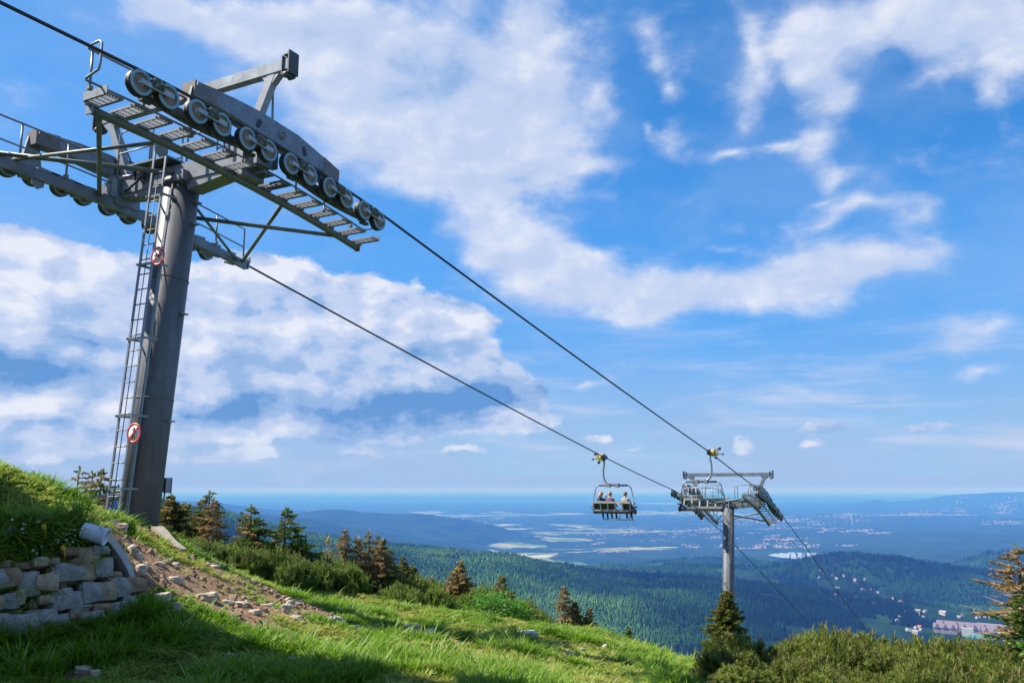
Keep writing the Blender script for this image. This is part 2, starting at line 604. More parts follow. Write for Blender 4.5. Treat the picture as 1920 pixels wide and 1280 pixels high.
M['timber'] = mat('weathered_timber', (.30, .25, .20), .9, 0, .35, 9.0, .5)
M['bark'] = mat('spruce_bark', (.12, .095, .08), .95, 0, .35, 14.0, .4)
M['bark_dead'] = mat('bleached_wood', (.40, .30, .22), .9, 0, .3, 14.0, .3)
M['needle'] = leaf_mat('spruce_needles', (.05, .10, .014), (.21, .29, .05), .45)
M['needle_b'] = leaf_mat('spruce_needles_olive', (.075, .10, .016), (.27, .29, .06), .45)
M['dry'] = leaf_mat('dry_needles', (.20, .13, .05), (.52, .39, .18), .4)
M['pine'] = leaf_mat('dwarf_pine_needles', (.018, .050, .006), (.26, .31, .042), .45)
M['pine_far'] = leaf_mat('dwarf_pine_needles_dark', (.045, .10, .008), (.22, .32, .04), .45)
M['candle'] = leaf_mat('pine_candles', (.22, .16, .06), (.38, .28, .13), .2)
M['leaf'] = leaf_mat('broad_leaves', (.05, .17, .015), (.16, .40, .05), .45)
M['grass'] = leaf_mat('grass_blades', (.065, .17, .006), (.25, .43, .024), .42, .5, 'dry', (.44, .42, .09))
M['petal'] = mat('white_petals', (.75, .75, .75), .7)
M['petal_y'] = mat('yellow_petals', (.70, .50, .04), .7)
M['wall_white'] = mat('house_render', (.36, .35, .34), .85, 0, .08, .2)
M['wall_tan'] = mat('house_render_tan', (.28, .235, .20), .85, 0, .08, .2)
M['roof_red'] = mat('red_tiles', (.30, .10, .06), .85, 0, .2, .5)
M['roof_grey'] = mat('grey_roof', (.25, .24, .26), .8, 0, .2, .5)
M['roof_mauve'] = mat('mauve_roof_sheet', (.15, .115, .14), .7, 0, .15, .2)
M['glass'] = mat('dark_window', (.04, .05, .06), .15)
M['pool'] = mat('turquoise_glazing', (.10, .55, .62), .3)
M['wood_wall'] = mat('dark_timber_wall', (.12, .075, .045), .85, 0, .3, 3.0, .2)

# ------------------------------------------------------------------ near ground: a smooth sheet through surveyed points
S0 = (math.sin(R(28)), math.cos(R(28)))           # direction in which the ropes run downhill
C0 = (math.cos(R(28)), -math.sin(R(28)))          # across the ropes, towards the camera


def sc_xy(s, c):
    return s * S0[0] + c * C0[0], s * S0[1] + c * C0[1]


PTS = []
for (u, v, Y) in [(0, 884, 10.5), (60, 910, 11.2), (110, 932, 12.3), (165, 952, 13.6), (215, 970, 15.2), (290, 994, 16.4),
                  (0, 930, 9.6), (80, 955, 9.9), (0, 982, 8.95), (90, 986, 9.25), (160, 998, 9.55), (205, 1015, 9.75), (235, 1045, 9.8), (252, 1085, 9.7),
                  (0, 1195, 8.05), (60, 1190, 8.25), (130, 1182, 8.5), (200, 1160, 8.75), (252, 1132, 9.1),
                  (300, 1130, 9.5), (330, 1135, 9.6), (290, 1060, 10.8), (320, 1090, 10.5), (380, 1110, 10.8), (420, 1140, 10.4), (540, 1150, 11.6), (270, 1020, 12.6), (335, 1030, 14.4),
                  (400, 1062, 17), (470, 1087, 17.6), (560, 1112, 18.2), (650, 1122, 19.6), (740, 1132, 21), (860, 1152, 22.5), (1000, 1174, 24), (1120, 1189, 24.6), (1200, 1216, 24.6), (1270, 1240, 24.8),
                  (620, 1172, 13.5), (985, 1190, 19), (800, 1190, 14.6), (600, 1230, 9.8), (960, 1280, 8.6), (400, 1280, 7.8), (0, 1280, 7.3), (700, 1280, 8.1), (1270, 1280, 13.5), (1150, 1242, 15.8)]:
    p = at(u, v, Y)
    PTS.append((p.x, p.y, p.z))
PTS += [(0, 0, -1.65), (-3, 3, -1.5), (4, 3, -2.0), (6, 14, -3.55), (9, 18, -4.75), (9, 12, -3.7), (5, 9.5, -2.75), (7, 22, -4.95), (12, 26, -6.4),
        (-7.5, 20, -1.55), (-9.2, 17, -.95), (-10.6, 14, -.2), (-10, 21, -1.7), (-2, 30, -5.4), (5, 35, -7.2), (12.7, 52, -10.0), (0, 50, -11), (-12, 32, -5.5), (-20, 40, -8), (20, 30, -8.6), (30, 52, -14.5),
        (-20, 10, 1.0), (-12, 8, .9), (-8.5, 6, -.1), (-5.5, 5, -1.1), (-5, -8, -1), (8, -8, -2.6), (-15, -5, .6), (20, 5, -5.4), (20, 15, -6.4), (-24, 60, -14), (30, -5, -7), (32, 30, -11)]
PTS = np.array(PTS)


def tps_fit(P, lam=.002):
    n = len(P)
    d2 = ((P[:, None, :2] - P[None, :, :2]) ** 2).sum(-1)
    K = np.where(d2 > 0, .5 * d2 * np.log(np.maximum(d2, 1e-12)), 0) + np.eye(n) * lam
    A = np.zeros((n + 3, n + 3))
    A[:n, :n] = K
    A[:n, n] = 1
    A[:n, n + 1:] = P[:, :2]
    A[n, :n] = 1
    A[n + 1:, :n] = P[:, :2].T
    return np.linalg.solve(A, np.concatenate([P[:, 2], np.zeros(3)]))


TW = tps_fit(PTS)


def vnoise(x, y, seed=0):
    """value noise on a lattice, smooth, about 0..1"""
    xi, yi = np.floor(x).astype(np.int64), np.floor(y).astype(np.int64)
    fx, fy = x - xi, y - yi
    fx, fy = fx * fx * (3 - 2 * fx), fy * fy * (3 - 2 * fy)

    def h(a, b):
        k = (a * 374761393 + b * 668265263 + seed * 1442695041) & 0x7fffffff
        k = ((k ^ (k >> 13)) * 1274126177) & 0x7fffffff
        return ((k ^ (k >> 16)) & 0xffff) / 65535.0
    return (h(xi, yi) * (1 - fx) + h(xi + 1, yi) * fx) * (1 - fy) + (h(xi, yi + 1) * (1 - fx) + h(xi + 1, yi + 1) * fx) * fy


def fbm(x, y, seed=0, oct_=4):
    s, a, t = 0, .5, 0
    for i in range(oct_):
        s = s + a * vnoise(x * 2 ** i + 17.3 * i, y * 2 ** i - 9.1 * i, seed + i)
        t += a
        a *= .5
    return s / t


def tps(x, y):
    x, y = np.asarray(x, float), np.asarray(y, float)
    sh = x.shape
    q = np.stack([x.ravel(), y.ravel()], 1)
    out = np.empty(len(q))
    n = len(PTS)
    for i in range(0, len(q), 20000):
        d2 = ((q[i:i + 20000, None, :] - PTS[None, :, :2]) ** 2).sum(-1)
        U = np.where(d2 > 0, .5 * d2 * np.log(np.maximum(d2, 1e-12)), 0)
        out[i:i + 20000] = U @ TW[:n] + TW[n] + q[i:i + 20000] @ TW[n + 1:]
    return out.reshape(sh)


RK = [  # u, v, Y, width px, height px, label
    (626, 1167, 13.6, 38, 17, 'largest flat-topped pale rock lying in the meadow'), (664, 1172, 13.5, 15, 9, 'small tan rock just right of the largest meadow rock'), (533, 1163, 12.6, 19, 13, 'rounded pale rock below the line of stones on the slope'),
    (536, 1139, 13.4, 14, 11, 'round white stone in the line of stones on the slope'), (545, 1127, 14.0, 12, 8, 'tan stone above the round white one'), (553, 1193, 11.3, 16, 9, 'lone round grey stone on the sunlit grass below the rocks'),
    (476, 1182, 10.8, 18, 7, 'flat stone at the edge of the shadow'), (388, 1127, 10.6, 34, 12, 'flat broad slab on the bare earth'), (452, 1133, 11.2, 24, 7, 'flat pale stone at the foot of the bare earth'),
    (428, 1136, 10.9, 20, 8, 'slanting tan stone on the bare earth'), (330, 1091, 10.6, 22, 10, 'angular pale stone high on the bare earth'), (302, 1136, 9.7, 28, 14, 'grey rock in the shade beside the wall end'),
    (330, 1148, 9.5, 16, 12, 'smaller shaded rock right of the wall end'), (262, 1105, 9.9, 22, 14, 'brown block fallen against the wall end'), (272, 1090, 10.2, 10, 10, 'upright pale chip above the wall end'),
    (244, 1063, 10.3, 16, 17, 'reddish stone beside the coping'), (254, 1077, 10.3, 18, 12, 'grey stone below the reddish one'), (330, 1046, 11.8, 14, 8, 'brownish stone up on the bare earth'), (225, 998, 12.5, 22, 12, 'tan stone on the bank near the tower foot'),
    (212, 996, 12.6, 16, 9, 'second tan stone on the bank near the tower foot'), (208, 980, 13.5, 14, 8, 'pale stone at the top of the bank'), (397, 1057, 15.2, 14, 6, 'pale flat stone high on the slope below the pines'), (400, 1080, 14.6, 16, 7, 'pale slab on the slope under the pines'),
    (475, 1080, 16.6, 12, 6, 'pale stone at the pines edge'), (600, 1217, 10.0, 14, 13, 'upright grey stone in the shade edge'), (708, 1231, 9.8, 14, 8, 'orange-tan stone in the foreground grass'), (546, 1250, 8.8, 18, 7, 'dull flat stone in the foreground shade'),
    (158, 1246, 7.9, 28, 9, 'pale flat stone in the shaded grass at lower left'), (180, 1254, 7.8, 16, 8, 'small pale stone beside the flat one at lower left'), (430, 1241, 8.7, 12, 5, 'small tan stone in the shaded grass'),
    (807, 1184, 14.8, 17, 11, 'pale pointed stone on the worn patch of the meadow'), (772, 1170, 15.6, 26, 6, 'flat pale slab at the worn patch of the meadow'), (845, 1218, 12.2, 26, 6, 'flat pale stone on the foreground meadow'), (1066, 1233, 15.0, 15, 8, 'pale stone low on the right of the meadow'),
    (1092, 1213, 17.5, 8, 5, 'tiny pale stone on the right meadow'), (1134, 1205, 19.5, 8, 9, 'upright tan stone near the meadow drop'), (1030, 1183, 20.5, 9, 4, 'small white stone right of the shaft'), (1018, 1172, 22.0, 8, 4, 'tiny white stone behind the shaft'),
    (663, 1132, 18.4, 8, 4, 'white stone below the pine thicket'), (880, 1200, 14.0, 12, 6, 'tan stone right of the worn patch'), (580, 1164, 13.0, 8, 8, 'white chip left of the largest meadow rock'), (500, 1150, 12.2, 20, 6, 'flat tan stone left of the stone line'),
    (560, 1110, 15.0, 14, 6, 'pale stone at the upper end of the stone line'), (540, 1118, 14.6, 10, 7, 'pinkish stone in the upper stone line'), (970, 1256, 10.6, 12, 5, 'small tan stone low in the foreground grass'), (300, 1075, 10.9, 14, 9, 'tan stone in the middle of the bare earth')]

# bare earth: spots given by the place they are seen at
DIRT = []
for (u, v, Y, ru, rv) in [(285, 1068, 10.9, .55, .75), (320, 1095, 10.6, .6, .6), (365, 1112, 10.7, .65, .5), (420, 1128, 10.7, .55, .45), (300, 1040, 12, .45, .6), (265, 1035, 11.2, .35, .6),
                          (530, 1140, 11.8, .35, .5), (548, 1110, 14.5, .4, .6), (500, 1195, 10.4, .4, .2), (545, 1215, 10.2, .35, .2), (690, 1185, 13.2, .3, .35), (800, 1180, 14.8, .45, .35), (850, 1190, 14.4, .35, .3),
                          (970, 1252, 10.8, .22, .2), (1085, 1230, 15, .3, .4), (880, 1215, 12.4, .35, .25), (720, 1262, 8.9, .2, .15), (480, 1085, 15.5, .5, .6), (250, 990, 14.4, .4, .5),
                          (330, 1060, 11.6, .6, .8), (400, 1105, 11.6, .6, .6), (450, 1130, 11.3, .5, .5), (285, 1100, 10.2, .35, .4), (360, 1075, 12.5, .5, .6), (430, 1075, 14.5, .5, .5)]:
    p = at(u, v, Y)
    DIRT.append((p.x, p.y, ru * 1.3, rv * 1.4))
for (u, v, Y, w, h, lab) in RK:
    p = at(u, v + h * .4, Y)
    DIRT.append((p.x, p.y - .08, w * Y / F * .75, w * Y / F * .9))


def dirt(x, y):
    d = np.zeros_like(x)
    for (cx, cy_, rx, ry) in DIRT:
        q = ((x - cx) / rx) ** 2 + ((y - cy_) / ry) ** 2
        d = np.maximum(d, np.exp(-q * .9))
    return np.clip(d + (fbm(x * 2.2, y * 2.2, 5) - .5) * 1.1 * (d > .05), 0, 1)


def near_h(x, y):
    x, y = np.asarray(x, float), np.asarray(y, float)
    z = tps(x, y)
    amp = np.clip((y - 5.5) / 3, .2, 1)
    return z + (fbm(x * .9, y * .9, 3) - .5) * .16 * amp + (fbm(x * 3.3, y * 3.3, 9) - .5) * .06


def gz(x, y):
    return float(near_h(np.array([x]), np.array([y]))[0])


def grid_mesh(name, X, Y, Z, m, attrs=None):
    ny, nx = X.shape
    me = bpy.data.meshes.new(name)
    v = np.stack([X.ravel(), Y.ravel(), Z.ravel()], 1)
    idx = np.arange(ny * nx).reshape(ny, nx)
    f = np.stack([idx[:-1, :-1].ravel(), idx[:-1, 1:].ravel(), idx[1:, 1:].ravel(), idx[1:, :-1].ravel()], 1)
    me.vertices.add(len(v))
    me.vertices.foreach_set('co', v.ravel())
    me.loops.add(f.size)
    me.loops.foreach_set('vertex_index', f.ravel())
    me.polygons.add(len(f))
    me.polygons.foreach_set('loop_start', np.arange(0, f.size, 4))
    me.polygons.foreach_set('use_smooth', np.ones(len(f), bool))
    me.update(calc_edges=True)
    for k, a in (attrs or {}).items():
        at_ = me.attributes.new(k, 'FLOAT', 'POINT')
        at_.data.foreach_set('value', np.asarray(a, np.float32).ravel())
    me.materials.append(m)
    me.validate()
    return link_mesh(name, me)


def hillside_mat():
    m = bpy.data.materials.new('hillside_soil_and_thatch')
    m.use_nodes = True
    N = NT(m.node_tree)
    p = m.node_tree.nodes['Principled BSDF']
    geo = N.n('ShaderNodeNewGeometry')
    a = N.n('ShaderNodeAttribute', attribute_name='dirt')
    n1 = N.noise(geo.outputs['Position'], 5, 8, .65)
    n2 = N.noise(geo.outputs['Position'], 28, 6, .7)
    vor = N.n('ShaderNodeTexVoronoi')
    vor.inputs['Scale'].default_value = 16
    N.l(geo.outputs['Position'], vor.inputs['Vector'])
    soil = N.ramp(n1.outputs['Fac'], [(.25, (.13, .065, .032)), (.5, (.27, .155, .08)), (.75, (.40, .27, .155))])
    soil = N.mix(N.smooth(n2.outputs['Fac'], .48, .62), soil, (.36, .27, .18))
    soil = N.mix(N.smooth(vor.outputs['Distance'], .05, .25, .55, 0), soil, (.42, .34, .25))
    green = N.ramp(n1.outputs['Fac'], [(.3, (.030, .062, .010)), (.55, (.075, .12, .020)), (.8, (.15, .16, .035))])
    c = N.mix(N.smooth(N.math('ADD', a.outputs['Fac'], N.math('MULTIPLY', N.math('SUBTRACT', n2.outputs['Fac'], .5), .5)), .3, .55), green, soil)
    N.l(c, p.inputs['Base Color'])
    p.inputs['Roughness'].default_value = .95
    p.inputs['Specular IOR Level'].default_value = .1
    b = N.n('ShaderNodeBump')
    b.inputs['Strength'].default_value = .9
    b.inputs['Distance'].default_value = .05
    h = N.math('ADD', n2.outputs['Fac'], N.math('MULTIPLY', vor.outputs['Distance'], -.6))
    N.l(h, b.inputs['Height'])
    N.l(b.outputs[0], p.inputs['Normal'])
    return m


gx = np.arange(-24, 32.01, .17)
gy = np.concatenate([np.arange(-7, 6, .5), np.arange(6, 26, .14), np.arange(26, 62, .4)])
GX, GY = np.meshgrid(gx, gy)
GZ = near_h(GX, GY)
hillside = grid_mesh('hillside', GX, GY, GZ, hillside_mat(), {'dirt': dirt(GX, GY)})
tag(hillside, kind='structure')


# ------------------------------------------------------------------ far ground on a fan of bearings and distances
def prof(lst):
    us = np.array([p[0] for p in lst], float)
    vv = np.array([p[1] for p in lst], float)
    az, sl = [], []
    for u, v in zip(us, vv):
        r = ray(u, v)
        az.append(math.atan2(r.x, r.y))
        sl.append(r.z / math.hypot(r.x, r.y))
    return np.array(az), np.array(sl)


LAYERS = [  # distance, (bearing, height angle) of the crest as surveyed
    (60, [(-900, 1300), (2900, 1400)]),
    (3800, [(-400, 925), (300, 945), (420, 966), (570, 1006), (660, 1022), (740, 1031), (860, 1039), (960, 1042), (1050, 1060), (1130, 1077), (1290, 1086), (1400, 1100), (1600, 1130), (1800, 1152), (1920, 1158), (2300, 1150)]),
    (5200, [(-400, 1100), (900, 1098), (1050, 1078), (1150, 1064), (1290, 1064), (1440, 1067), (1500, 1056), (1560, 1043), (1610, 1039), (1680, 1044), (1750, 1054), (1830, 1066), (1920, 1078), (2300, 1060)]),
    (7000, [(-400, 1064), (800, 1064), (1100, 1066), (1180, 1060), (1233, 1050), (1310, 1041), (1386, 1041), (1450, 1051), (1490, 1062), (1700, 1066), (1780, 1060), (1850, 1038), (1920, 1032), (2300, 1020)]),
    (10000, [(-400, 980), (300, 985), (380, 976), (480, 968), (560, 977), (640, 993), (720, 1006), (850, 1026), (940, 1044), (2300, 1046)]),
    (14000, [(-400, 950), (300, 968), (480, 972), (560, 964), (617, 957), (654, 957), (717, 963), (780, 962), (860, 970), (920, 984), (980, 1002), (1040, 1007), (2300, 1007)]),
    (20000, [(-400, 915), (250, 934), (310, 936), (408, 940), (500, 953), (620, 966), (700, 974), (800, 979), (2300, 979)]),
    (36000, [(-400, 951), (1400, 951), (1480, 948), (1620, 943), (1640, 936), (1665, 943), (1720, 938), (1770, 929), (1850, 924), (1920, 923), (2200, 915)]),
    (60000, [(-400, 937), (2300, 937)]),
    (125000, [(-400, 926), (2300, 926)])]
PROF = [(d, *prof(l)) for d, l in LAYERS]
PLAIN = -800.0


def far_h(az, d):
    """height at bearing az (radians) and distance d"""
    knots, hs = [], []
    for i, (dk, a, sl) in enumerate(PROF):
        h = np.interp(az, a, sl) * dk
        if dk >= 10000:
            h = np.maximum(h, PLAIN)
        if dk == 60:
            h = np.full_like(az, -15.5)
        if i >= 2:
            prev = hs[-1]
            dm = math.sqrt(knots[-1] * dk)
            dip = np.minimum(prev, h) - (60 if dk < 9000 else 30)
            if dk <= 9000:
                dip = np.maximum(dip, -760)
            dip = np.maximum(dip, PLAIN)
            knots.append(dm)
            hs.append(dip)
        if i == 1:
            for dd, t in ((200, -62.), (600, -185.), (1200, -300.), (2000, None)):
                knots.append(dd)
                hs.append(np.minimum(-.205 * 2000 + 0 * az, h - 40) if t is None else np.full_like(az, t))
        knots.append(dk)
        hs.append(h)
    kn = np.log(np.array(knots))
    Hh = np.stack(hs, -1)
    x = np.log(d)
    j = np.clip(np.searchsorted(kn, x, side='right') - 1, 0, len(kn) - 2)
    t = np.clip((x - kn[j]) / (kn[j + 1] - kn[j]), 0, 1)
    t = t * t * (3 - 2 * t)
    r = np.arange(len(az)) if Hh.ndim == 2 else None
    flat = Hh.reshape(-1, Hh.shape[-1])
    jj = j.ravel()
    k = np.arange(len(jj))
    z = flat[k, jj] * (1 - t.ravel()) + flat[k, jj + 1] * t.ravel()
    z = z.reshape(az.shape)
    X, Y = d * np.sin(az), d * np.cos(az)
    rough = np.clip((d - 150) / 900, 0, 1)
    z = z + (fbm(X / 420, Y / 420, 21, 4) - .5) * 55 * rough * np.clip((9500 - d) / 3000, 0, 1)
    z = z + (fbm(X / 1500, Y / 1500, 25, 4) - .5) * 130 * np.clip((d - 6000) / 3000, 0, 1) * np.clip((z - PLAIN - 15) / 150, 0, 1)
    return z


def far_at(X, Y):
    X, Y = np.atleast_1d(np.asarray(X, float)), np.atleast_1d(np.asarray(Y, float))
    return far_h(np.arctan2(X, Y), np.hypot(X, Y))


def fan(name, d0, d1, rows, cols, a0, a1, m):
    az = np.linspace(R(a0), R(a1), cols)
    dd = np.exp(np.linspace(math.log(d0), math.log(d1), rows))
    A, D = np.meshgrid(az, dd)
    Z = far_h(A, D)
    return tag(grid_mesh(name, D * np.sin(A), D * np.cos(A), Z, m), kind='structure')


def forest_floor_mat():
    m = bpy.data.materials.new('forest_floor')
    m.use_nodes = True
    N = NT(m.node_tree)
    p = m.node_tree.nodes['Principled BSDF']
    geo = N.n('ShaderNodeNewGeometry')
    n1 = N.noise(geo.outputs['Position'], .004, 6, .6)
    n2 = N.noise(geo.outputs['Position'], .035, 6, .7)
    c = N.ramp(n1.outputs['Fac'], [(.3, (.008, .022, .008)), (.5, (.016, .042, .012)), (.7, (.035, .075, .018))])
    c = N.mix(N.smooth(n2.outputs['Fac'], .35, .7, 0, .6), c, (.010, .022, .009))
    N.l(c, p.inputs['Base Color'])
    p.inputs['Roughness'].default_value = 1
    p.inputs['Specular IOR Level'].default_value = 0
    return m


def plain_mat():
    m = bpy.data.materials.new('valley_fields_and_woods')
    m.use_nodes = True
    N = NT(m.node_tree)
    p = m.node_tree.nodes['Principled BSDF']
    geo = N.n('ShaderNodeNewGeometry')
    P = geo.outputs['Position']
    sep = N.n('ShaderNodeSeparateXYZ')
    N.l(P, sep.inputs[0])
    wood = N.noise(P, 1 / 1000, 8, .60).outputs['Fac']
    wide = N.noise(P, 1 / 5200, 3, .5).outputs['Fac']
    vor = N.n('ShaderNodeTexVoronoi')
    vor.inputs['Scale'].default_value = 1 / 360
    N.l(P, vor.inputs['Vector'])
    sc_ = N.n('ShaderNodeSeparateColor')
    N.l(vor.outputs['Color'], sc_.inputs[0])
    field = N.ramp(sc_.outputs[0], [(0, (.09, .14, .05)), (.25, (.13, .19, .08)), (.45, (.20, .23, .17)), (.6, (.08, .14, .05)), (.72, (.23, .24, .19)), (.82, (.15, .19, .09)), (.93, (.31, .31, .28))], 'CONSTANT')
    woods = N.ramp(N.noise(P, 1 / 300, 6, .6).outputs['Fac'], [(.3, (.010, .025, .010)), (.7, (.03, .06, .018))])
    # hills standing over the plain are wooded
    up = N.smooth(sep.outputs[2], PLAIN + 25, PLAIN + 70, 0, .25)
    lv = N.math('ADD', N.math('ADD', N.math('MULTIPLY', wood, .75), N.math('MULTIPLY', wide, .25)), N.math('MULTIPLY', up, -1))
    c = N.mix(N.smooth(lv, .50, .515), woods, field)
    N.l(c, p.inputs['Base Color'])
    p.inputs['Roughness'].default_value = 1
    p.inputs['Specular IOR Level'].default_value = 0
    return m


M['forest_floor'] = forest_floor_mat()
M['plain'] = plain_mat()
fan('forest_hills', 55, 9000, 420, 560, -42, 42, M['forest_floor'])
fan('valley_plain', 8990, 125000, 300, 420, -42, 42, M['plain'])

# lake in the valley, a sheet a little above the plain
def lake(name, u0, u1, v, d, depth):
    b = MB()
    n = 40
    top, bot = [], []
    rr = random.Random(3)
    for i in range(n + 1):
        t = i / n
        az = math.atan2(*ray(u0 + (u1 - u0) * t, v).to_2d())
        w = depth * math.sin(math.pi * min(1, max(0, t))) ** .6
        top.append((math.sin(az) * (d + w * (.5 + .25 * rr.random())), math.cos(az) * (d + w * (.5 + .25 * rr.random()))))
        bot.append((math.sin(az) * (d - w * (.5 + .25 * rr.random())), math.cos(az) * (d - w * (.5 + .25 * rr.random()))))
    z = max(far_at([p[0] for p in top + bot], [p[1] for p in top + bot]).max() + 2, PLAIN + 4)
    vs_ = [(x, y, z) for x, y in top] + [(x, y, z) for x, y in bot]
    b.add(vs_, [(i, i + 1, n + 2 + i, n + 1 + i) for i in range(n)])
    return tag(b.build(name, M['water'], fix=False), kind='structure')


mw = bpy.data.materials.new('lake_water')
mw.use_nodes = True
mw.node_tree.nodes['Principled BSDF'].inputs['Base Color'].default_value = (.30, .34, .38, 1)
mw.node_tree.nodes['Principled BSDF'].inputs['Roughness'].default_value = .18
M['water'] = mw
lake('lake', 1440, 1575, 1044, 9700, 700)


# ------------------------------------------------------------------ instancing of what nobody could count
def scatter(name, pts, rots, scales, tints, protos, var=None, kind='stuff'):
    me = bpy.data.meshes.new(name)
    n = len(pts)
    me.vertices.add(n)
    me.vertices.foreach_set('co', np.asarray(pts, np.float32).ravel())

    def attr(nm, typ, data, key='value'):
        a = me.attributes.new(nm, typ, 'POINT')
        a.data.foreach_set(key, data)
    attr('rot', 'FLOAT_VECTOR', np.asarray(rots, np.float32).ravel(), 'vector')
    attr('sc', 'FLOAT_VECTOR', np.asarray(scales, np.float32).ravel(), 'vector')
    attr('dry', 'FLOAT', np.asarray(tints, np.float32).ravel())
    attr('var', 'INT', np.asarray(var if var is not None else nrs.randint(0, len(protos), n), np.int32))
    me.update()
    o = link_mesh(name, me)
    ng = bpy.data.node_groups.new(name + '_scatter', 'GeometryNodeTree')
    ng.interface.new_socket('Geometry', in_out='INPUT', socket_type='NodeSocketGeometry')
    ng.interface.new_socket('Geometry', in_out='OUTPUT', socket_type='NodeSocketGeometry')
    N = NT(ng)
    gi, go = N.n('NodeGroupInput'), N.n('NodeGroupOutput')
    iop = N.n('GeometryNodeInstanceOnPoints')
    N.l(gi.outputs[0], iop.inputs['Points'])
    g2i = N.n('GeometryNodeGeometryToInstance')
    for p in reversed(protos):
        oi = N.n('GeometryNodeObjectInfo')
        oi.inputs['Object'].default_value = p
        oi.inputs['As Instance'].default_value = False
        N.l(oi.outputs['Geometry'], g2i.inputs[0])
    N.l(g2i.outputs[0], iop.inputs['Instance'])
    iop.inputs['Pick Instance'].default_value = True

    def named(nm, typ):
        nd = N.n('GeometryNodeInputNamedAttribute', data_type=typ)
        nd.inputs['Name'].default_value = nm
        return nd.outputs['Attribute']
    N.l(named('var', 'INT'), iop.inputs['Instance Index'])
    N.l(named('rot', 'FLOAT_VECTOR'), iop.inputs['Rotation'])
    N.l(named('sc', 'FLOAT_VECTOR'), iop.inputs['Scale'])
    N.l(iop.outputs[0], go.inputs[0])
    md = o.modifiers.new('scatter', 'NODES')
    md.node_group = ng
    if kind:
        o['kind'] = kind
    return o


def proto(name, b, mats):
    """a mesh that only serves as the source of scattered copies, not linked to the scene itself"""
    me = b.mesh(name, mats) if isinstance(b, MB) else b
    return bpy.data.objects.new(name, me)


def tuft(seed, n, h, spread, lean):
    rr = random.Random(seed)
    b = MB()
    for i in range(n):
        a = rr.uniform(0, 2 * math.pi)
        r0 = spread * math.sqrt(rr.random())
        base = Vector((math.cos(a) * r0, math.sin(a) * r0, -.02))
        da = a + rr.uniform(-.9, .9)
        dirv = Vector((math.cos(da), math.sin(da), 0))
        side = Vector((-dirv.y, dirv.x, 0))
        hh = h * rr.uniform(.55, 1.1)
        ln = lean * rr.uniform(.3, 1.3) * hh
        w = rr.uniform(.005, .0095)
        pts = []
        for k, t in enumerate((0, .4, .75, 1.0)):
            c = base + dirv * ln * t * t + Vector((0, 0, hh * (t - .22 * lean * t * t)))
            ww = w * (1, .9, .55, 0)[k]
            if k < 3:
                pts += [c - side * ww, c + side * ww]
            else:
                pts += [c]
        b.add(pts, [(0, 1, 3, 2), (2, 3, 5, 4), (4, 5, 6)], 0, True)
    return b


gp = [proto('grass_tuft', tuft(k, 26, .26, .08, .8), M['grass']) for k in range(4)] + [proto('grass_tuft', tuft(9 + k, 22, .15, .09, .6), M['grass']) for k in range(2)]


def in_view(x, y, z, mu=60, mv=60):
    d = y * math.cos(PITCH) + z * math.sin(PITCH)
    yy = -y * math.sin(PITCH) + z * math.cos(PITCH)
    u = 960 + F * x / d
    v = 640 - F * yy / d
    return (d > 1) & (u > -mu) & (u < 1920 + mu) & (v < 1280 + mv), u, v


SHRUB_LINE = [(-9.5, 17.5), (-7.3, 17.4), (-6.0, 17.6), (-5.5, 17.9), (-4.6, 18.7), (-3.8, 20.2), (-2.9, 21.6), (-1.4, 23.1), (.6, 24.7), (2.4, 25.4), (3.6, 25.6), (4.8, 25.8), (9, 26)]


def beyond_line(x, y):
    lx = np.array([p[0] for p in SHRUB_LINE])
    ly = np.array([p[1] for p in SHRUB_LINE])
    return y - np.interp(x, lx, ly)


def right_edge(y):
    """x beyond which the dwarf pines take over from the grass"""
    return np.interp(y, [5, 9, 12, 14, 18, 22, 25], [1.9, 2.3, 2.75, 3.2, 4.1, 4.7, 5.1])


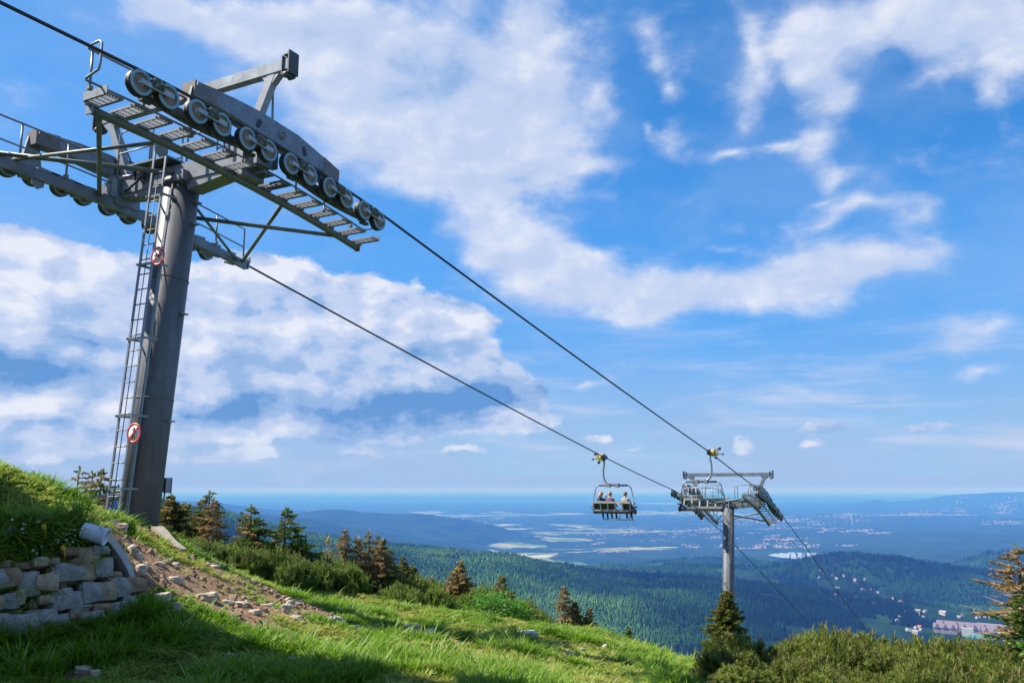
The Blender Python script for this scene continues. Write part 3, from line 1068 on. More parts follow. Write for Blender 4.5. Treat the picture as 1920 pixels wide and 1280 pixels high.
def make_grass():
    P, Rr, S, T, Vv = [], [], [], [], []
    for (y0, y1, dens) in ((5.2, 8.5, 260), (8.5, 12, 190), (12, 17, 110), (17, 27, 60)):
        x0, x1 = -.68 * y1 - 1.5, .45 * y1
        n = int((x1 - x0) * (y1 - y0) * dens)
        x = nrs.uniform(x0, x1, n)
        y = nrs.uniform(y0, y1, n)
        z = near_h(x, y)
        ok, u, v = in_view(x, y, z, 120, 160)
        ok &= (x < right_edge(y) + .5) & (beyond_line(x, y) < .7)
        ok &= ~on_wall(x, y)
        dd = dirt(x, y)
        keep = nrs.random_sample(n) > np.clip(dd * 2.6 - .35, 0, .97)
        x, y, z, dd = (a[ok & keep] for a in (x, y, z, dd))
        n = len(x)
        clump = fbm(x * 1.25, y * 1.25, 31, 3)
        clump2 = fbm(x * .45, y * .45, 37, 3)
        hgt = np.clip(.50 + (clump - .5) * 4.2 + (clump2 - .5) * 1.0, .28, 1.45) * np.clip(1.05 - 1.6 * dd, .35, 1) * np.interp(-beyond_line(x, y), [0, 1.5, 5], [.28, .40, .57])
        dry = np.clip((.60 - clump) * 2.8 + (fbm(x * .3, y * .3, 41, 3) - .5) * 1.6 + nrs.normal(0, .12, n) + dd * .5, 0, .85)
        # the bank above the wall is lush and dark
        P.append(np.stack([x, y, z], 1))
        sl = nrs.normal(0, .14, (n, 2))
        Rr.append(np.stack([sl[:, 0] - .05, sl[:, 1] + .22, nrs.uniform(0, 6.28, n)], 1))
        w = (1 + .035 * np.maximum(y - 8, 0)) * nrs.uniform(.85, 1.2, n)
        S.append(np.stack([w, w, hgt * nrs.uniform(.8, 1.2, n)], 1))
        T.append(dry)
        Vv.append(np.where(hgt < .6, nrs.randint(4, 6, n), nrs.randint(0, 4, n)))
    o = scatter('grass', np.concatenate(P), np.concatenate(Rr), np.concatenate(S), np.concatenate(T), gp, np.concatenate(Vv))
    tag(o, 'long green grass growing in tussocks over the slope', 'grass')


# the dry-stone wall's face: two lines, foot and top
WB0, WB1 = at(0, 1197, 8.05), at(245, 1141, 8.95)
WD = (WB1 - WB0)
WD.z = 0
WL = WD.length
WD.normalize()
WN = Vector((WD.y, -WD.x, 0))              # out of the wall, towards the camera
WUP = (Vector((0, 0, 1)) - WN * .24).normalized()
WNORM = WD.cross(WUP).normalized()
if WNORM.y > 0:
    WNORM = -WNORM


def on_wall(x, y):
    t = (x - WB0.x) * WD.x + (y - WB0.y) * WD.y
    q = (x - WB0.x) * WN.x + (y - WB0.y) * WN.y
    return (t < WL + .05) & (t > -3) & (q < .02) & (q > -.62)


def wall_pt(u, v, out=0.0):
    r = ray(u, v)
    t = (WB0.dot(WNORM)) / r.dot(WNORM)
    return r * t + WNORM * out


make_grass()

# ------------------------------------------------------------------ forest on the hills: cones past counting
def fir_proto(seed, n=6):
    rr = random.Random(seed)
    b = MB()
    tiers = [(0.0, .5, .45), (.22, .38, .42), (.45, .26, .36), (.66, .16, .34)]
    for (z0, r, h) in tiers:
        a0 = rr.uniform(0, 6)
        ring = [(math.cos(a0 + 6.283 * j / n) * r * rr.uniform(.75, 1.1), math.sin(a0 + 6.283 * j / n) * r * rr.uniform(.75, 1.1), z0 + rr.uniform(-.03, .03)) for j in range(n)]
        b.add(ring + [(rr.uniform(-.02, .02), rr.uniform(-.02, .02), z0 + h)], [(j, (j + 1) % n, n) for j in range(n)])
    return b


def round_proto(seed):
    rr = random.Random(seed)
    b = MB()
    n = 6
    rings = [(.22, .1), (.46, .32), (.48, .58), (.28, .85)]
    vs_ = []
    for (r, z) in rings:
        a0 = rr.uniform(0, 6)
        vs_ += [(math.cos(a0 + 6.283 * j / n) * r * rr.uniform(.8, 1.15), math.sin(a0 + 6.283 * j / n) * r * rr.uniform(.8, 1.15), z + rr.uniform(-.05, .05)) for j in range(n)]
    vs_.append((0, 0, 1.0))
    fs = [(i * n + j, i * n + (j + 1) % n, (i + 1) * n + (j + 1) % n, (i + 1) * n + j) for i in range(3) for j in range(n)] + [(3 * n + j, 3 * n + (j + 1) % n, 4 * n) for j in range(n)]
    b.add(vs_, fs)
    return b


def forest_mat():
    m = bpy.data.materials.new('forest_crowns')
    m.use_nodes = True
    N = NT(m.node_tree)
    p = m.node_tree.nodes['Principled BSDF']
    a = N.n('ShaderNodeAttribute', attribute_type='INSTANCER', attribute_name='dry')
    oi = N.n('ShaderNodeObjectInfo')
    c = N.ramp(a.outputs['Fac'], [(0, (.007, .024, .010)), (.35, (.022, .075, .014)), (.7, (.07, .17, .022)), (1.0, (.14, .26, .045))])  # darkest stop deepened as painted cloud shade for the right-hand trees
    hv = N.n('ShaderNodeHueSaturation')
    N.l(c, hv.inputs['Color'])
    N.l(N.math('MULTIPLY_ADD', oi.outputs['Random'], .6, .65), hv.inputs['Value'])
    N.l(hv.outputs[0], p.inputs['Base Color'])
    p.inputs['Roughness'].default_value = .9
    p.inputs['Specular IOR Level'].default_value = .1
    return m


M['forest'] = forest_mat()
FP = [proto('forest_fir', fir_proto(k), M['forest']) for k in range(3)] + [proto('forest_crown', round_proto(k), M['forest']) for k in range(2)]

TOWN_CLEAR = []      # (x, y, radius) places the forest keeps off
for (u, v, d, r) in [(1820, 1172, 3700, 190), (1700, 1150, 4000, 90), (1765, 1165, 3850, 110), (1560, 1083, 4700, 80), (1610, 1110, 4350, 70), (1635, 1092, 4550, 60), (1690, 1140, 4050, 60), (1850, 1205, 3350, 170), (1790, 1210, 3300, 120),
                     (885, 1062, 4900, 60), (560, 1052, 2400, 55)]:
    r_ = ray(u, v)
    k = d / math.hypot(r_.x, r_.y)
    TOWN_CLEAR.append((r_.x * k, r_.y * k, r))


def make_forest():
    P, Rr, S, T, Vv = [], [], [], [], []
    for (d0, d1, n) in ((1500, 2600, 52000), (2600, 4200, 95000), (4200, 6000, 60000), (6000, 8900, 36000)):
        az = nrs.uniform(R(-33), R(33), n)
        d = np.sqrt(nrs.uniform(d0 * d0, d1 * d1, n))
        z = far_h(az, d)
        x, y = d * np.sin(az), d * np.cos(az)
        gl = fbm(x / 260, y / 260, 51, 4)
        ok = (gl > .33) & (np.abs(fbm(x / 900, y / 900, 81, 3) - .5) > .006)
        for (tx, ty, tr) in TOWN_CLEAR:
            ok &= ((x - tx) ** 2 + (y - ty) ** 2) > tr * tr * (.6 + .8 * nrs.random_sample(n))
        x, y, z, d, az, gl = (a[ok] for a in (x, y, z, d, az, gl))
        n = len(x)
        k = 1.0 if d1 < 4300 else 1.5
        h = (10 + 18 * nrs.random_sample(n) ** 1.3) * (1 + .15 * (k - 1)) * (.75 + .5 * fbm(x / 120, y / 120, 71, 3))
        w = nrs.uniform(5.5, 8.5, n) * k
        mix_shade = np.clip((fbm(x / 700, y / 700, 61, 3) - .45) * 3 + np.interp(az, [R(-30), R(4), R(11), R(17)], [.44, .50, .14, .0]), 0, 1)  # mixed-wood share; its bearing term also paints cloud shade onto the right-hand hills
        t = np.clip(mix_shade * .8 + (fbm(x / 160, y / 160, 66, 3) - .5) * .5 + nrs.normal(0, .06, n), 0, 1)
        P.append(np.stack([x, y, z - 1], 1))
        Rr.append(np.stack([np.zeros(n), np.zeros(n), nrs.uniform(0, 6.28, n)], 1))
        S.append(np.stack([w, w, h], 1))
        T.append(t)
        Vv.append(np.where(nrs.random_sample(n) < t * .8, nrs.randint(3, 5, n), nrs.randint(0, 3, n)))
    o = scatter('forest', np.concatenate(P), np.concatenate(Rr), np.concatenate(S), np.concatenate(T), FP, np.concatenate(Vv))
    tag(o, 'far spruce forest covering the hills below the lift', 'forest')


make_forest()
# ------------------------------------------------------------------ chairlift towers
RZ_LINE = R(62)                 # local +x runs downhill along the ropes, local -y towards the camera
GAUGE = 2.53                    # rope plane to tower axis


def V(*a):
    return Vector(a)


def poly_at(fx, pts):
    return [fx(p) for p in pts]


_tread = {}


def tread_meshes():
    """frame and grating of one walkway step, lying along +y, 0.56 long, 0.25 wide"""
    if not _tread:
        b = MB()
        for x in (-.125, .125):
            b.box((x, .28, 0), (.012, .28, .02))
        for y in (.0, .56):
            b.box((0, y, 0), (.137, .012, .02))
        _tread['frame'] = b.mesh('tread', M['galv'])
        b = MB()
        for k in range(5):
            b.box((-.1 + .05 * k, .28, .012), (.004, .265, .014))
        for k in range(4):
            b.box((0, .1 + .12 * k, .004), (.11, .004, .006))
        _tread['grate'] = b.mesh('grating', M['galv'])
    return _tread


_wheel = {}


def wheel_meshes():
    if not _wheel:
        # axis along +y: the face looking out is at +y
        b = MB()
        b.lathe((0, 0, 0), (0, 1, 0), [(.165, -.062), (.185, -.066), (.207, -.05), (.21, -.02), (.196, 0), (.21, .02), (.207, .05), (.185, .066), (.165, .062)], 32)
        _wheel['rim'] = b.mesh('sheave_wheel', M['rim'])
        b = MB()
        for s in (1, -1):
            b.lathe((0, 0, 0), (0, 1, 0), [(.148, s * .056), (.150, s * .072), (.197, s * .070), (.200, s * .058)], 32)
        _wheel['tyre'] = b.mesh('tyre', M['tyre'])
        b = MB()
        for s in (1, -1):
            b.lathe((0, 0, 0), (0, 1, 0), [(.146, s * .052), (.132, s * .030), (.085, s * .024), (.06, s * .042), (.0, s * .042)], 28)
        _wheel['disc'] = b.mesh('disc', M['disc'])
        b = MB()
        for s in (1, -1):
            b.lathe((0, 0, 0), (0, 1, 0), [(.058, s * .03), (.056, s * .085), (.03, s * .09), (.028, s * .115), (.0, s * .117)], 14)
        _wheel['hub'] = b.mesh('hub', M['hub'])
    return _wheel


def sheave_side(T, g, hub, n_pair, x_first, pitch, full):
    """everything on one rope's side; g = -1 towards the camera, +1 away. hub(x): height of wheel axles"""
    wm = wheel_meshes()

    def q(x, qq, z):
        return Vector((x, g * qq, z))
    xs = []
    x = x_first
    for k in range(n_pair):
        xs.append((x, x + pitch * .94))
        x += pitch * 2
    # wheels
    for (xa, xb) in xs:
        for xx in (xa, xb):
            w = link_mesh('sheave_wheel', wm['rim'], T, (xx, g * GAUGE, hub(xx)))
            for k in ('tyre', 'disc', 'hub'):
                link_mesh(k, wm[k], w)
        # rocker: two arms, a block between them
        b = MB()
        a_, c_ = q(xa, GAUGE + .115, hub(xa)), q(xb, GAUGE + .115, hub(xb))
        m_ = (a_ + c_) / 2
        b.bar(a_ - (c_ - a_).normalized() * .05, m_, .02, .075)
        b.bar(m_, c_ + (c_ - a_).normalized() * .05, .022, .085)
        b.tube([a_, q(xa, GAUGE - .15, hub(xa))], .022, 8)
        b.tube([c_, q(xb, GAUGE - .15, hub(xb))], .022, 8)
        a2, c2 = q(xa, GAUGE - .13, hub(xa)), q(xb, GAUGE - .13, hub(xb))
        b.bar(a2, c2, .025, .09)
        rk = b.build('rocker_arm', M['hub'], T)
        b = MB()
        d = (c_ - a_).normalized()
        up = d.cross(Vector((0, -g, 0)))
        if up.z < 0:
            up = -up
        ctr = m_ + up * .04
        side = Vector((0, g, 0))
        poly = [(-.10, -.05), (-.12, .05), (-.06, .11), (.06, .11), (.12, .04), (.10, -.06)]
        b.prism([ctr - side * .22 + d * px + up * py for px, py in poly], side * .25)
        for px, py in ((-.05, .02), (.05, .02), (0, -.03), (.07, -.03)):
            b.tube([ctr + d * px + up * py, ctr + side * .06 + d * px + up * py], .017, 6)
        b.build('pivot_block', M['block'], rk)
    # secondary beams carrying three pairs each
    for i in range(0, n_pair, 3):
        grp = xs[i:i + 3]
        x0, x1 = grp[0][0] + .12, grp[-1][1] - .12
        b = MB()
        up_, lo_ = [], []
        n = 8
        for k in range(n + 1):
            t = k / n
            xx = x0 + (x1 - x0) * t
            h = .03 + .10 * math.sin(math.pi * t)
            up_.append(q(xx, GAUGE - .19, hub(xx) + .05))
            lo_.append(q(xx, GAUGE - .19, hub(xx) - h))
        b.prism(up_ + lo_[::-1], Vector((0, -g * .10, 0)))
        for (xa, xb) in grp:
            xm = (xa + xb) / 2
            b.tube([q(xm, GAUGE - .30, hub(xm) - .02), q(xm, GAUGE - .1, hub(xm) - .02)], .05, 8)
            b.bar(q(xm - .1, GAUGE - .15, hub(xm) - .14), q(xm + .1, GAUGE - .15, hub(xm) - .14), .10, .05)
        xm = (x0 + x1) / 2
        b.prism([q(xm - .22, GAUGE - .30, hub(xm) - .02), q(xm + .22, GAUGE - .30, hub(xm) - .02), q(xm + .10, GAUGE - .30, hub(xm) + .62), q(xm - .10, GAUGE - .30, hub(xm) + .62)], Vector((0, -g * .05, 0)))
        b.build('secondary_beam', M['beam'] if g > 0 else M['dark_steel'], T)  # camera-side beams take the darker steel to paint in the shadow on them
    # main balance beam, an arched box with oval openings and a lighter middle
    qo, qi = GAUGE - .27, GAUGE - .55
    top = [(-1.70, .70), (-.9, .80), (-.25, .85), (.75, .86), (1.5, .76)]
    bot = [(1.5, .46), (1.0, .44), (.45, .45), (-.45, .45), (-1.25, .48)]
    b = MB()
    cross = [q(x_, qo, hub(x_) + z_) for x_, z_ in top] + [q(x_, qo, hub(x_) + z_) for x_, z_ in bot]
    b.prism(cross, Vector((0, -g * (qo - qi), 0)))
    mb = b.build('balance_beam', M['beam'], T)
    b = MB()
    b.prism([q(x_, qo + .006, hub(x_) + z_) for x_, z_ in ((1.5, .77), (1.98, .70), (1.96, .36), (1.62, .34), (1.5, .44))], Vector((0, -g * (qo - qi + .012), 0)))
    b.build('beam_end', M['beam_end'], mb)
    b = MB()
    b.prism([q(x_, qo + .006, hub(x_) + z_) for x_, z_ in ((-1.75, .43), (-1.72, .71), (-1.3, .765), (-1.28, .46))], Vector((0, -g * (qo - qi + .012), 0)))
    b.box(q(-1.77, (qo + qi) / 2, hub(-1.75) + .57), (.02, .155, .145))
    b.build('beam_end', M['beam_end'], mb)
    b = MB()
    for x_, z_, r_ in ((-.30, .60, .5), (.92, .61, -.4)):
        c = q(x_, qo + .004, hub(x_) + z_)
        pts = []
        for k in range(14):
            a = 2 * math.pi * k / 14
            ex = .05 * math.cos(a)
            ez = .05 * math.sin(a) + (.045 if math.sin(a) > 0 else -.045)
            pts.append(c + Vector((ex * math.cos(r_) + ez * math.sin(r_), 0, -ex * math.sin(r_) + ez * math.cos(r_))))
        b.prism(pts, Vector((0, g * .004, 0)))
        b.build('oval_opening', M['black'], mb)
        b = MB()
    b = MB()
    c = q(.3, qo, hub(.3) + .66)
    b.lathe(c, (0, g, 0), [(.0, .03), (.09, .03), (.09, 0)], 14)
    for k in range(6):
        a = k * math.pi / 3
        p = c + Vector((.05 * math.cos(a), g * .03, .05 * math.sin(a)))
        b.tube([p, p + Vector((0, g * .025, 0))], .014, 6)
    b.build('bolted_hub', M['galv'], mb)
    # saddle from cross-arm to beam
    b = MB()
    b.box(q(.3, GAUGE - .62, .45), (.22, .07, .38))
    b.build('beam_saddle', M['dark_steel'], T)
    # walkway: beam, treads, rails
    bz = lambda x_: hub(x_) - .29
    qb = GAUGE - .88
    b = MB()
    b.tube([q(x_, qb, bz(x_)) for x_ in np.linspace(-3.2, 3.38, 7)], .072, 10)
    if g > 0:
        b = MB()
        xs2 = np.linspace(-3.2, 3.38, 7)
        for x1_, x2_ in zip(xs2[:-1], xs2[1:]):
            b.bar(q(x1_, qb, bz(x1_)), q(x2_, qb, bz(x2_)), .09, .19)
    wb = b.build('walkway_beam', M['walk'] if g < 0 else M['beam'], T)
    b = MB()
    for x_ in (-3.21, 3.39):
        b.box(q(x_, qb, bz(x_)), (.012, .08, .08))
        b.build('end_cap', M['galv'], wb)
        b = MB()
    b.box((0, 0, 0), (.09, .05, .02))
    br = b.mesh('bracket', M['galv'])
    for x_ in np.arange(-3.2, 3.4, .47):
        link_mesh('bracket', br, wb, q(x_, qb + .02, bz(x_) + .07))
    tm = tread_meshes()
    for k in range(15):
        x_ = -3.17 + .465 * k
        st = link_mesh('tread', tm['frame'], T, q(x_, qb - .03, bz(x_) + .115), (0, 0, 0 if g > 0 else math.pi))
        link_mesh('grating', tm['grate'], st)
    b = MB()
    b.box(q(-3.31, qb + .25, bz(-3.3) + .17), (.008, .28, .07))
    b.build('toe_plate', M['galv'], T)
    b = MB()
    b.box(q(3.46, qb + .25, bz(3.45) + .17), (.008, .30, .06))
    b.build('toe_plate', M['galv'], T)
    qr = GAUGE - .50 if g < 0 else qb - .08
    mz, tz = (lambda x_: hub(x_) - .055), (lambda x_: hub(x_) + .45)
    if g > 0:
        mz, tz = (lambda x_: hub(x_) + .08), (lambda x_: hub(x_) + .52)
    rail = []
    b = MB()
    path = [q(1.6, qr, tz(1.6))] + [q(x_, qr, tz(x_)) for x_ in np.linspace(1.4, -3.4, 7)]
    if g > 0:
        for xs_ in ((-3.4, -.42), (1.5, 3.2)):
            pth = [q(xs_[0], qr, bz(xs_[0]) + .1)] + [q(x_, qr, tz(x_)) for x_ in np.linspace(xs_[0], xs_[1], 6)] + [q(xs_[1], qr, bz(xs_[1]) + .1)]
            b.tube(pth, .019, 7)
            b.tube([q(x_, qr, mz(x_)) for x_ in np.linspace(xs_[0], xs_[1], 5)], .017, 7)
            b.build('handrail', M['galv'], T)
            b = MB()
    else:
        path += [q(-3.57, qr, tz(-3.4) + .0), q(-3.61, qr + .06, tz(-3.4) + .01), q(-3.61, qr + .30, tz(-3.4) + .03), q(-3.61, qr + .36, tz(-3.4) - .02),
                 q(-3.61, qr + .36, tz(-3.4) - .34), q(-3.61, qr + .33, mz(-3.4) + .07), q(-3.61, qr + .06, mz(-3.4)), q(-3.57, qr, mz(-3.4))]
        path += [q(x_, qr, mz(x_)) for x_ in np.linspace(-3.4, 2.9, 9)]
        path += [q(3.05, qr + .02, mz(3.05) - .01), q(3.12, qr + .1, mz(3.12)), q(3.14, qr + .42, mz(3.12) + .02)]
        b.tube(path, .019, 7)
        b.tube([q(1.6, qr, tz(1.6)), q(1.75, qr, tz(1.7) - .1), q(1.83, qr, mz(1.83))], .019, 7)
        b.build('handrail', M['galv'], T)
    for x_ in ((-3.5, -2.55, -1.6, -.75, .16, .98, 1.83, 2.67) if g < 0 else (-2.3, -1.38, 2.35)):
        b = MB()
        t_ = tz(x_) if x_ < 1.6 or g > 0 else mz(x_)
        b.tube([q(x_, qr, bz(x_) + .1), q(x_, qr, t_)], .021, 7)
        b.box(q(x_, qr, bz(x_) + .14), (.035, .035, .03))
        b.build('rail_post', M['galv'], T)
    return qb, bz


def lift_tower(loc, height, lean, hub, label, detail=True):
    """origin at the top centre of the pillar; the pillar leans downhill"""
    T = empty('chairlift_tower', loc, RZ_LINE)
    tag(T, label, 'lift tower', 'chairlift towers')
    foot = Vector((-math.tan(lean) * height, 0, -height))
    ax = -foot.normalized()
    r = .335
    L = foot.length
    b = MB()
    b.tube([foot - ax * 1.5, -ax * .02], [r * 1.03, r], 40)
    pl = b.build('pillar', M['pillar'], T)
    b = MB()
    for t in (.36, .70):
        p = foot + ax * L * t
        b.lathe(p, ax, [(r * 1.02, -.012), (r * 1.045, -.008), (r * 1.045, .008), (r * 1.02, .012)], 40)
        b.build('weld_seam', M['pillar'], pl)
        b = MB()
    b.lathe(V(0, 0, 0), ax, [(r, -.16), (r * 1.14, -.15), (r * 1.14, -.09), (r * 1.08, -.06), (r * 1.0, 0), (r * .7, .05), (0, .05)], 40)
    b.build('flange', M['pillar'], pl)
    # stubs on the side facing the slope
    b = MB()
    for t in (.93, .865, .60, .30):
        p = foot + ax * L * t
        b.box(p + Vector((.10, -r - .03, 0)), (.08, .06, .012))
        b.build('pillar_stub', M['galv'], pl)
        b = MB()
    # junction box
    p = foot + ax * L * .115
    b = MB()
    b.box(p + Vector((r + .09, -.08, .1)), (.06, .09, .13))
    b.box(p + Vector((r + .155, -.08, .1)), (.006, .10, .14))
    b.tube([p + Vector((r + .09, -.08, -.02)), p + Vector((r + .08, -.08, -.15)), p + Vector((r + .02, -.08, -.22))], .014, 6)
    b.build('junction_box', M['galv'], T)
    # cross-arm and roof plate
    b = MB()
    b.box((0, 0, .10), (.20, 2.15, .17))
    b.box((.0, 0, -.02), (.34, .40, .10))
    b.prism([(-.18, -.30, -.05), (-.18, -1.7, -.05), (-.18, -1.7, -.10), (-.18, -.36, -.28)], (.36, 0, 0))
    b.prism([(-.18, .30, -.05), (-.18, 1.7, -.05), (-.18, 1.7, -.10), (-.18, .36, -.28)], (.36, 0, 0))
    ca = b.build('cross_arm', M['galv'], T)
    b = MB()
    b.box((.0, .55, .36), (.46, .62, .018), 0)
    b.box((-.1, 1.0, .30), (.03, .12, .05))
    for s in (-1, 1):
        b.box((0, s * 1.72, .02), (.28, .16, .30))
        b.tube([(-.2, s * 1.5, .3), (-.2, s * 1.2, .27)], .03, 8)
    b.build('top_platform', M['galv'], ca)
    b = MB()
    for k in range(7):
        b.box((-.28 + .06 * (k % 3), .45 + .10 * k, .22), (.02, .012, .10))
    b.tube([(-.28, .4, .12), (-.30, .8, .15), (-.26, 1.1, .05), (-.3, 1.3, -.1)], .025, 6)
    b.build('cable_bundle', M['black'], ca)
    b = MB()
    b.tube([(-.24, -.35, .1), (-.31, -.2, -.05), (-.34, -.15, -.3), (-.35, -.16, -.5)], .018, 6)
    b.build('loose_cable', M['black'], ca)
    # guard rails on the cross-arm
    for s in (-1, 1):
        for x_ in (-.36, .36):
            b = MB()
            y1, y2 = s * .50, s * 1.48
            b.tube([(x_, y1, .2), (x_, y1, 1.12), (x_, y1 + s * .06, 1.18), (x_, y2 - s * .06, 1.18), (x_, y2, 1.12), (x_, y2, .2)], .018, 6)
            b.tube([(x_, y1, .72), (x_, y2, .72)], .015, 6)
            b.build('guard_rail', M['galv'], ca)
    # lifting frame over the ropes
    zb = 1.80
    b = MB()
    b.box((0, 0, zb), (.085, 2.72, .105))
    fr = b.build('lifting_beam', M['beam'], T)
    b = MB()
    for s in (-1, 1):
        b.bar((0.0, s * 1.60, .28), (0, s * 2.28, zb - .1), .17, .15, up=(1, 0, 0))
        b.prism([(-.07, s * 2.02, zb - .105), (-.07, s * 2.5, zb - .105), (-.07, s * 2.3, zb - .30), (-.07, s * 2.18, zb - .30)], (.14, 0, 0))
        b.tube([(.06, s * 2.2, zb - .15), (.42, s * 1.9, .55)], .022, 6)
        b.build('frame_leg', M['galv'], fr)
        b = MB()
    b = MB()
    for s in (-1, 1):
        b.box((0, s * 2.74, zb + .02), (.13, .014, .22))
        b.box((0, s * 2.56, zb - .02), (.11, .012, .19))
        b.box((0, s * 2.66, zb + .18), (.11, .07, .012))
        for x_ in (-.06, .06):
            b.lathe((x_, s * 2.65, zb - .20), (0, s, 0), [(.025, -.06), (.06, -.06), (.06, .06), (.025, .06), (.025, -.06)], 12)
        b.build('end_plate', M['dark_steel'], fr)
        b = MB()
    ends = {}
    for g in (-1, 1):
        ends[g] = sheave_side(T, g, hub, 6, -3.05, .5475, detail)
    qb, bz = ends[1]
    # struts tying the two walkways to each other and to the pillar
    for (a, c, r_) in [((-3.05, -qb, bz(-3.05)), (-.6, qb, bz(-.6) + .06), .042), ((-2.35, qb, bz(-2.35) + .12), (-1.85, -qb, bz(-1.85)), .035), ((-2.75, qb, bz(-2.75) + .1), (-.1, -.3, .05), .045),
                       ((1.05, -qb, bz(1.05)), (3.25, qb, bz(3.25) + .05), .04), ((.32, .10, -.62), (2.75, -qb, bz(2.75)), .042), ((.34, .15, -.25), (3.1, qb, bz(3.1)), .03)]:
        b = MB()
        b.tube([a, c], r_, 9)
        b.build('strut', M['walk'], T)
    # lug under the walkway
    b = MB()
    for s in (-1, 1):
        b.prism([(-2.0, s * qb, bz(-2) - .02), (-1.72, s * qb, bz(-2) - .02), (-1.75, s * qb, bz(-2) - .22), (-1.86, s * qb, bz(-2) - .28), (-1.97, s * qb, bz(-2) - .2)], (0, .03, 0))
        b.build('lifting_lug', M['galv'], T)
        b = MB()
    # ladder on the uphill face
    off = r + .22
    lad = []
    for s in (-1, 1):
        b = MB()
        p0 = foot + Vector((-off, s * .165, -.1))
        p1 = Vector((-off, s * .165, .35)) + ax * .2
        b.bar(p0, p1, .042, .028, up=(1, 0, 0))
        lad.append(b.build('ladder_rail', M['galv'], T))
    Lr = (Vector((-off, 0, .35)) - (foot + Vector((-off, 0, -.1)))).length
    me = MB()
    me.tube([(0, -.165, 0), (0, .165, 0)], .012, 6)
    me = me.mesh('rung', M['galv'])
    n = int(L / .29)
    for k in range(n + 1):
        p = foot + Vector((-off, 0, .1)) + ax * (.29 * k)
        link_mesh('rung', me, T, p)
    b = MB()
    p0 = foot + Vector((-off - .02, -.0, 0))
    b.tube([p0, p0 + ax * L], .008, 5)
    b.build('fall_arrest_cable', M['dark_steel'], T)
    me = MB()
    for s in (-1, 1):
        me.box((-off / 2 - .15, s * .21, 0), (off / 2 - .1, .012, .02))
    me.box((-off, 0, 0), (.02, .22, .02))
    me = me.mesh('ladder_bracket', M['galv'])
    for t in (.12, .31, .52, .73, .93):
        link_mesh('ladder_bracket', me, T, foot + ax * L * t)
    # pale cable tray beside the ladder
    b = MB()
    b.bar(foot + Vector((-r - .05, -.15, 0)), Vector((-r - .05, -.15, -.3)), .07, .03, up=(1, 0, 0))
    b.build('cable_tray', M['galv'], T)
    if detail:
        for t, yy, lab in ((.742, -.38, 'upper round sign with red ring and black bird-like mark'), (.262, -.38, 'lower round sign with red ring and black climbing figure')):
            c = foot + ax * L * t + Vector((-off - .075, yy, 0))
            nrm = Vector((-1, 0, 0))
            b = MB()
            b.lathe(c, nrm, [(0, .008), (.175, .008), (.175, -.004), (0, -.004)], 32)
            b.box(c - nrm * .03, (.02, .10, .012))
            sg = b.build('prohibition_sign', M['white'], T)
            sg['label'] = lab
            b = MB()
            b.lathe(c, nrm, [(.142, .0095), (.142, .012), (.178, .012), (.178, .0)], 32)
            d = Vector((0, -.72, .69)).normalized()
            b.bar(c + nrm * .016 - d * .15, c + nrm * .016 + d * .15, .026, .006, up=nrm)
            b.build('red_ring', M['red'], sg)
            b = MB()
            o = c + nrm * .0105
            if t < .5:       # standing figure with a raised arm
                b.lathe(o + Vector((0, .0, .085)), nrm, [(0, .002), (.022, .002), (.022, 0)], 10)
                b.bar(o + Vector((0, 0, .055)), o + Vector((0, 0, -.01)), .042, .003, up=nrm)
                b.bar(o + Vector((0, .012, -.01)), o + Vector((0, .028, -.10)), .018, .003, up=nrm)
                b.bar(o + Vector((0, -.012, -.01)), o + Vector((0, -.028, -.10)), .018, .003, up=nrm)
                b.bar(o + Vector((0, .02, .05)), o + Vector((0, .065, .085)), .014, .003, up=nrm)
                b.bar(o + Vector((0, -.02, .05)), o + Vector((0, -.06, .0)), .014, .003, up=nrm)
            else:            # outstretched mark
                b.bar(o + Vector((0, .09, .02)), o + Vector((0, -.09, -.01)), .03, .003, up=nrm)
                b.bar(o + Vector((0, .02, .0)), o + Vector((0, .05, .06)), .02, .003, up=nrm)
                b.bar(o + Vector((0, -.03, .0)), o + Vector((0, -.06, -.06)), .02, .003, up=nrm)
                b.lathe(o + Vector((0, -.085, .02)), nrm, [(0, .002), (.022, .002), (.022, 0)], 10)
            b.build('black_figure', M['black'], sg)
    return T


CA_, CC_, CB_ = -10.69, -13.22, -15.75
T1S, T1Z = 11.08, 5.93
T2S, T2Z = 53.0, -.98


def hub1(x):
    return -.005 - .08 * x - .0125 * x * x


def hub2(x):
    return .06 - .255 * x - .0167 * x * x


def P3(s, c, z):
    x, y = sc_xy(s, c)
    return Vector((x, y, z))


tower1 = lift_tower(P3(T1S, CC_, T1Z), 6.75, R(4.0), hub1, 'big grey lift tower on the grassy bank with two rows of wheels')
tower2 = lift_tower(P3(T2S, CC_, T2Z), 9.4, R(9.5), hub2, 'far lift tower standing below in front of the valley', False)

# ------------------------------------------------------------------ haul ropes


def rope_path(c, up_pts, kink, down_pts):
    pts = list(up_pts)
    for x in np.linspace(-3.05, 2.94, 13):
        pts.append((T1S + x, T1Z + hub1(x) + .215))
    s0, z0 = pts[-1]
    s1, z1 = T2S - 3.05, T2Z + hub2(-3.05) + .215
    sk, zk = kink
    for i in range(1, 13):
        t = i / 12
        pts.append((s0 + (sk - s0) * t, z0 + (zk - z0) * t - .12 * 4 * t * (1 - t) * .5))
    for i in range(1, 5):
        t = i / 5
        pts.append((sk + (s1 - sk) * t, zk + (z1 - zk) * t - .03 * 4 * t * (1 - t)))
    for x in np.linspace(-3.05, 2.94, 13):
        pts.append((T2S + x, T2Z + hub2(x) + .215))
    pts += down_pts
    return [P3(s, c, z) for s, z in pts]


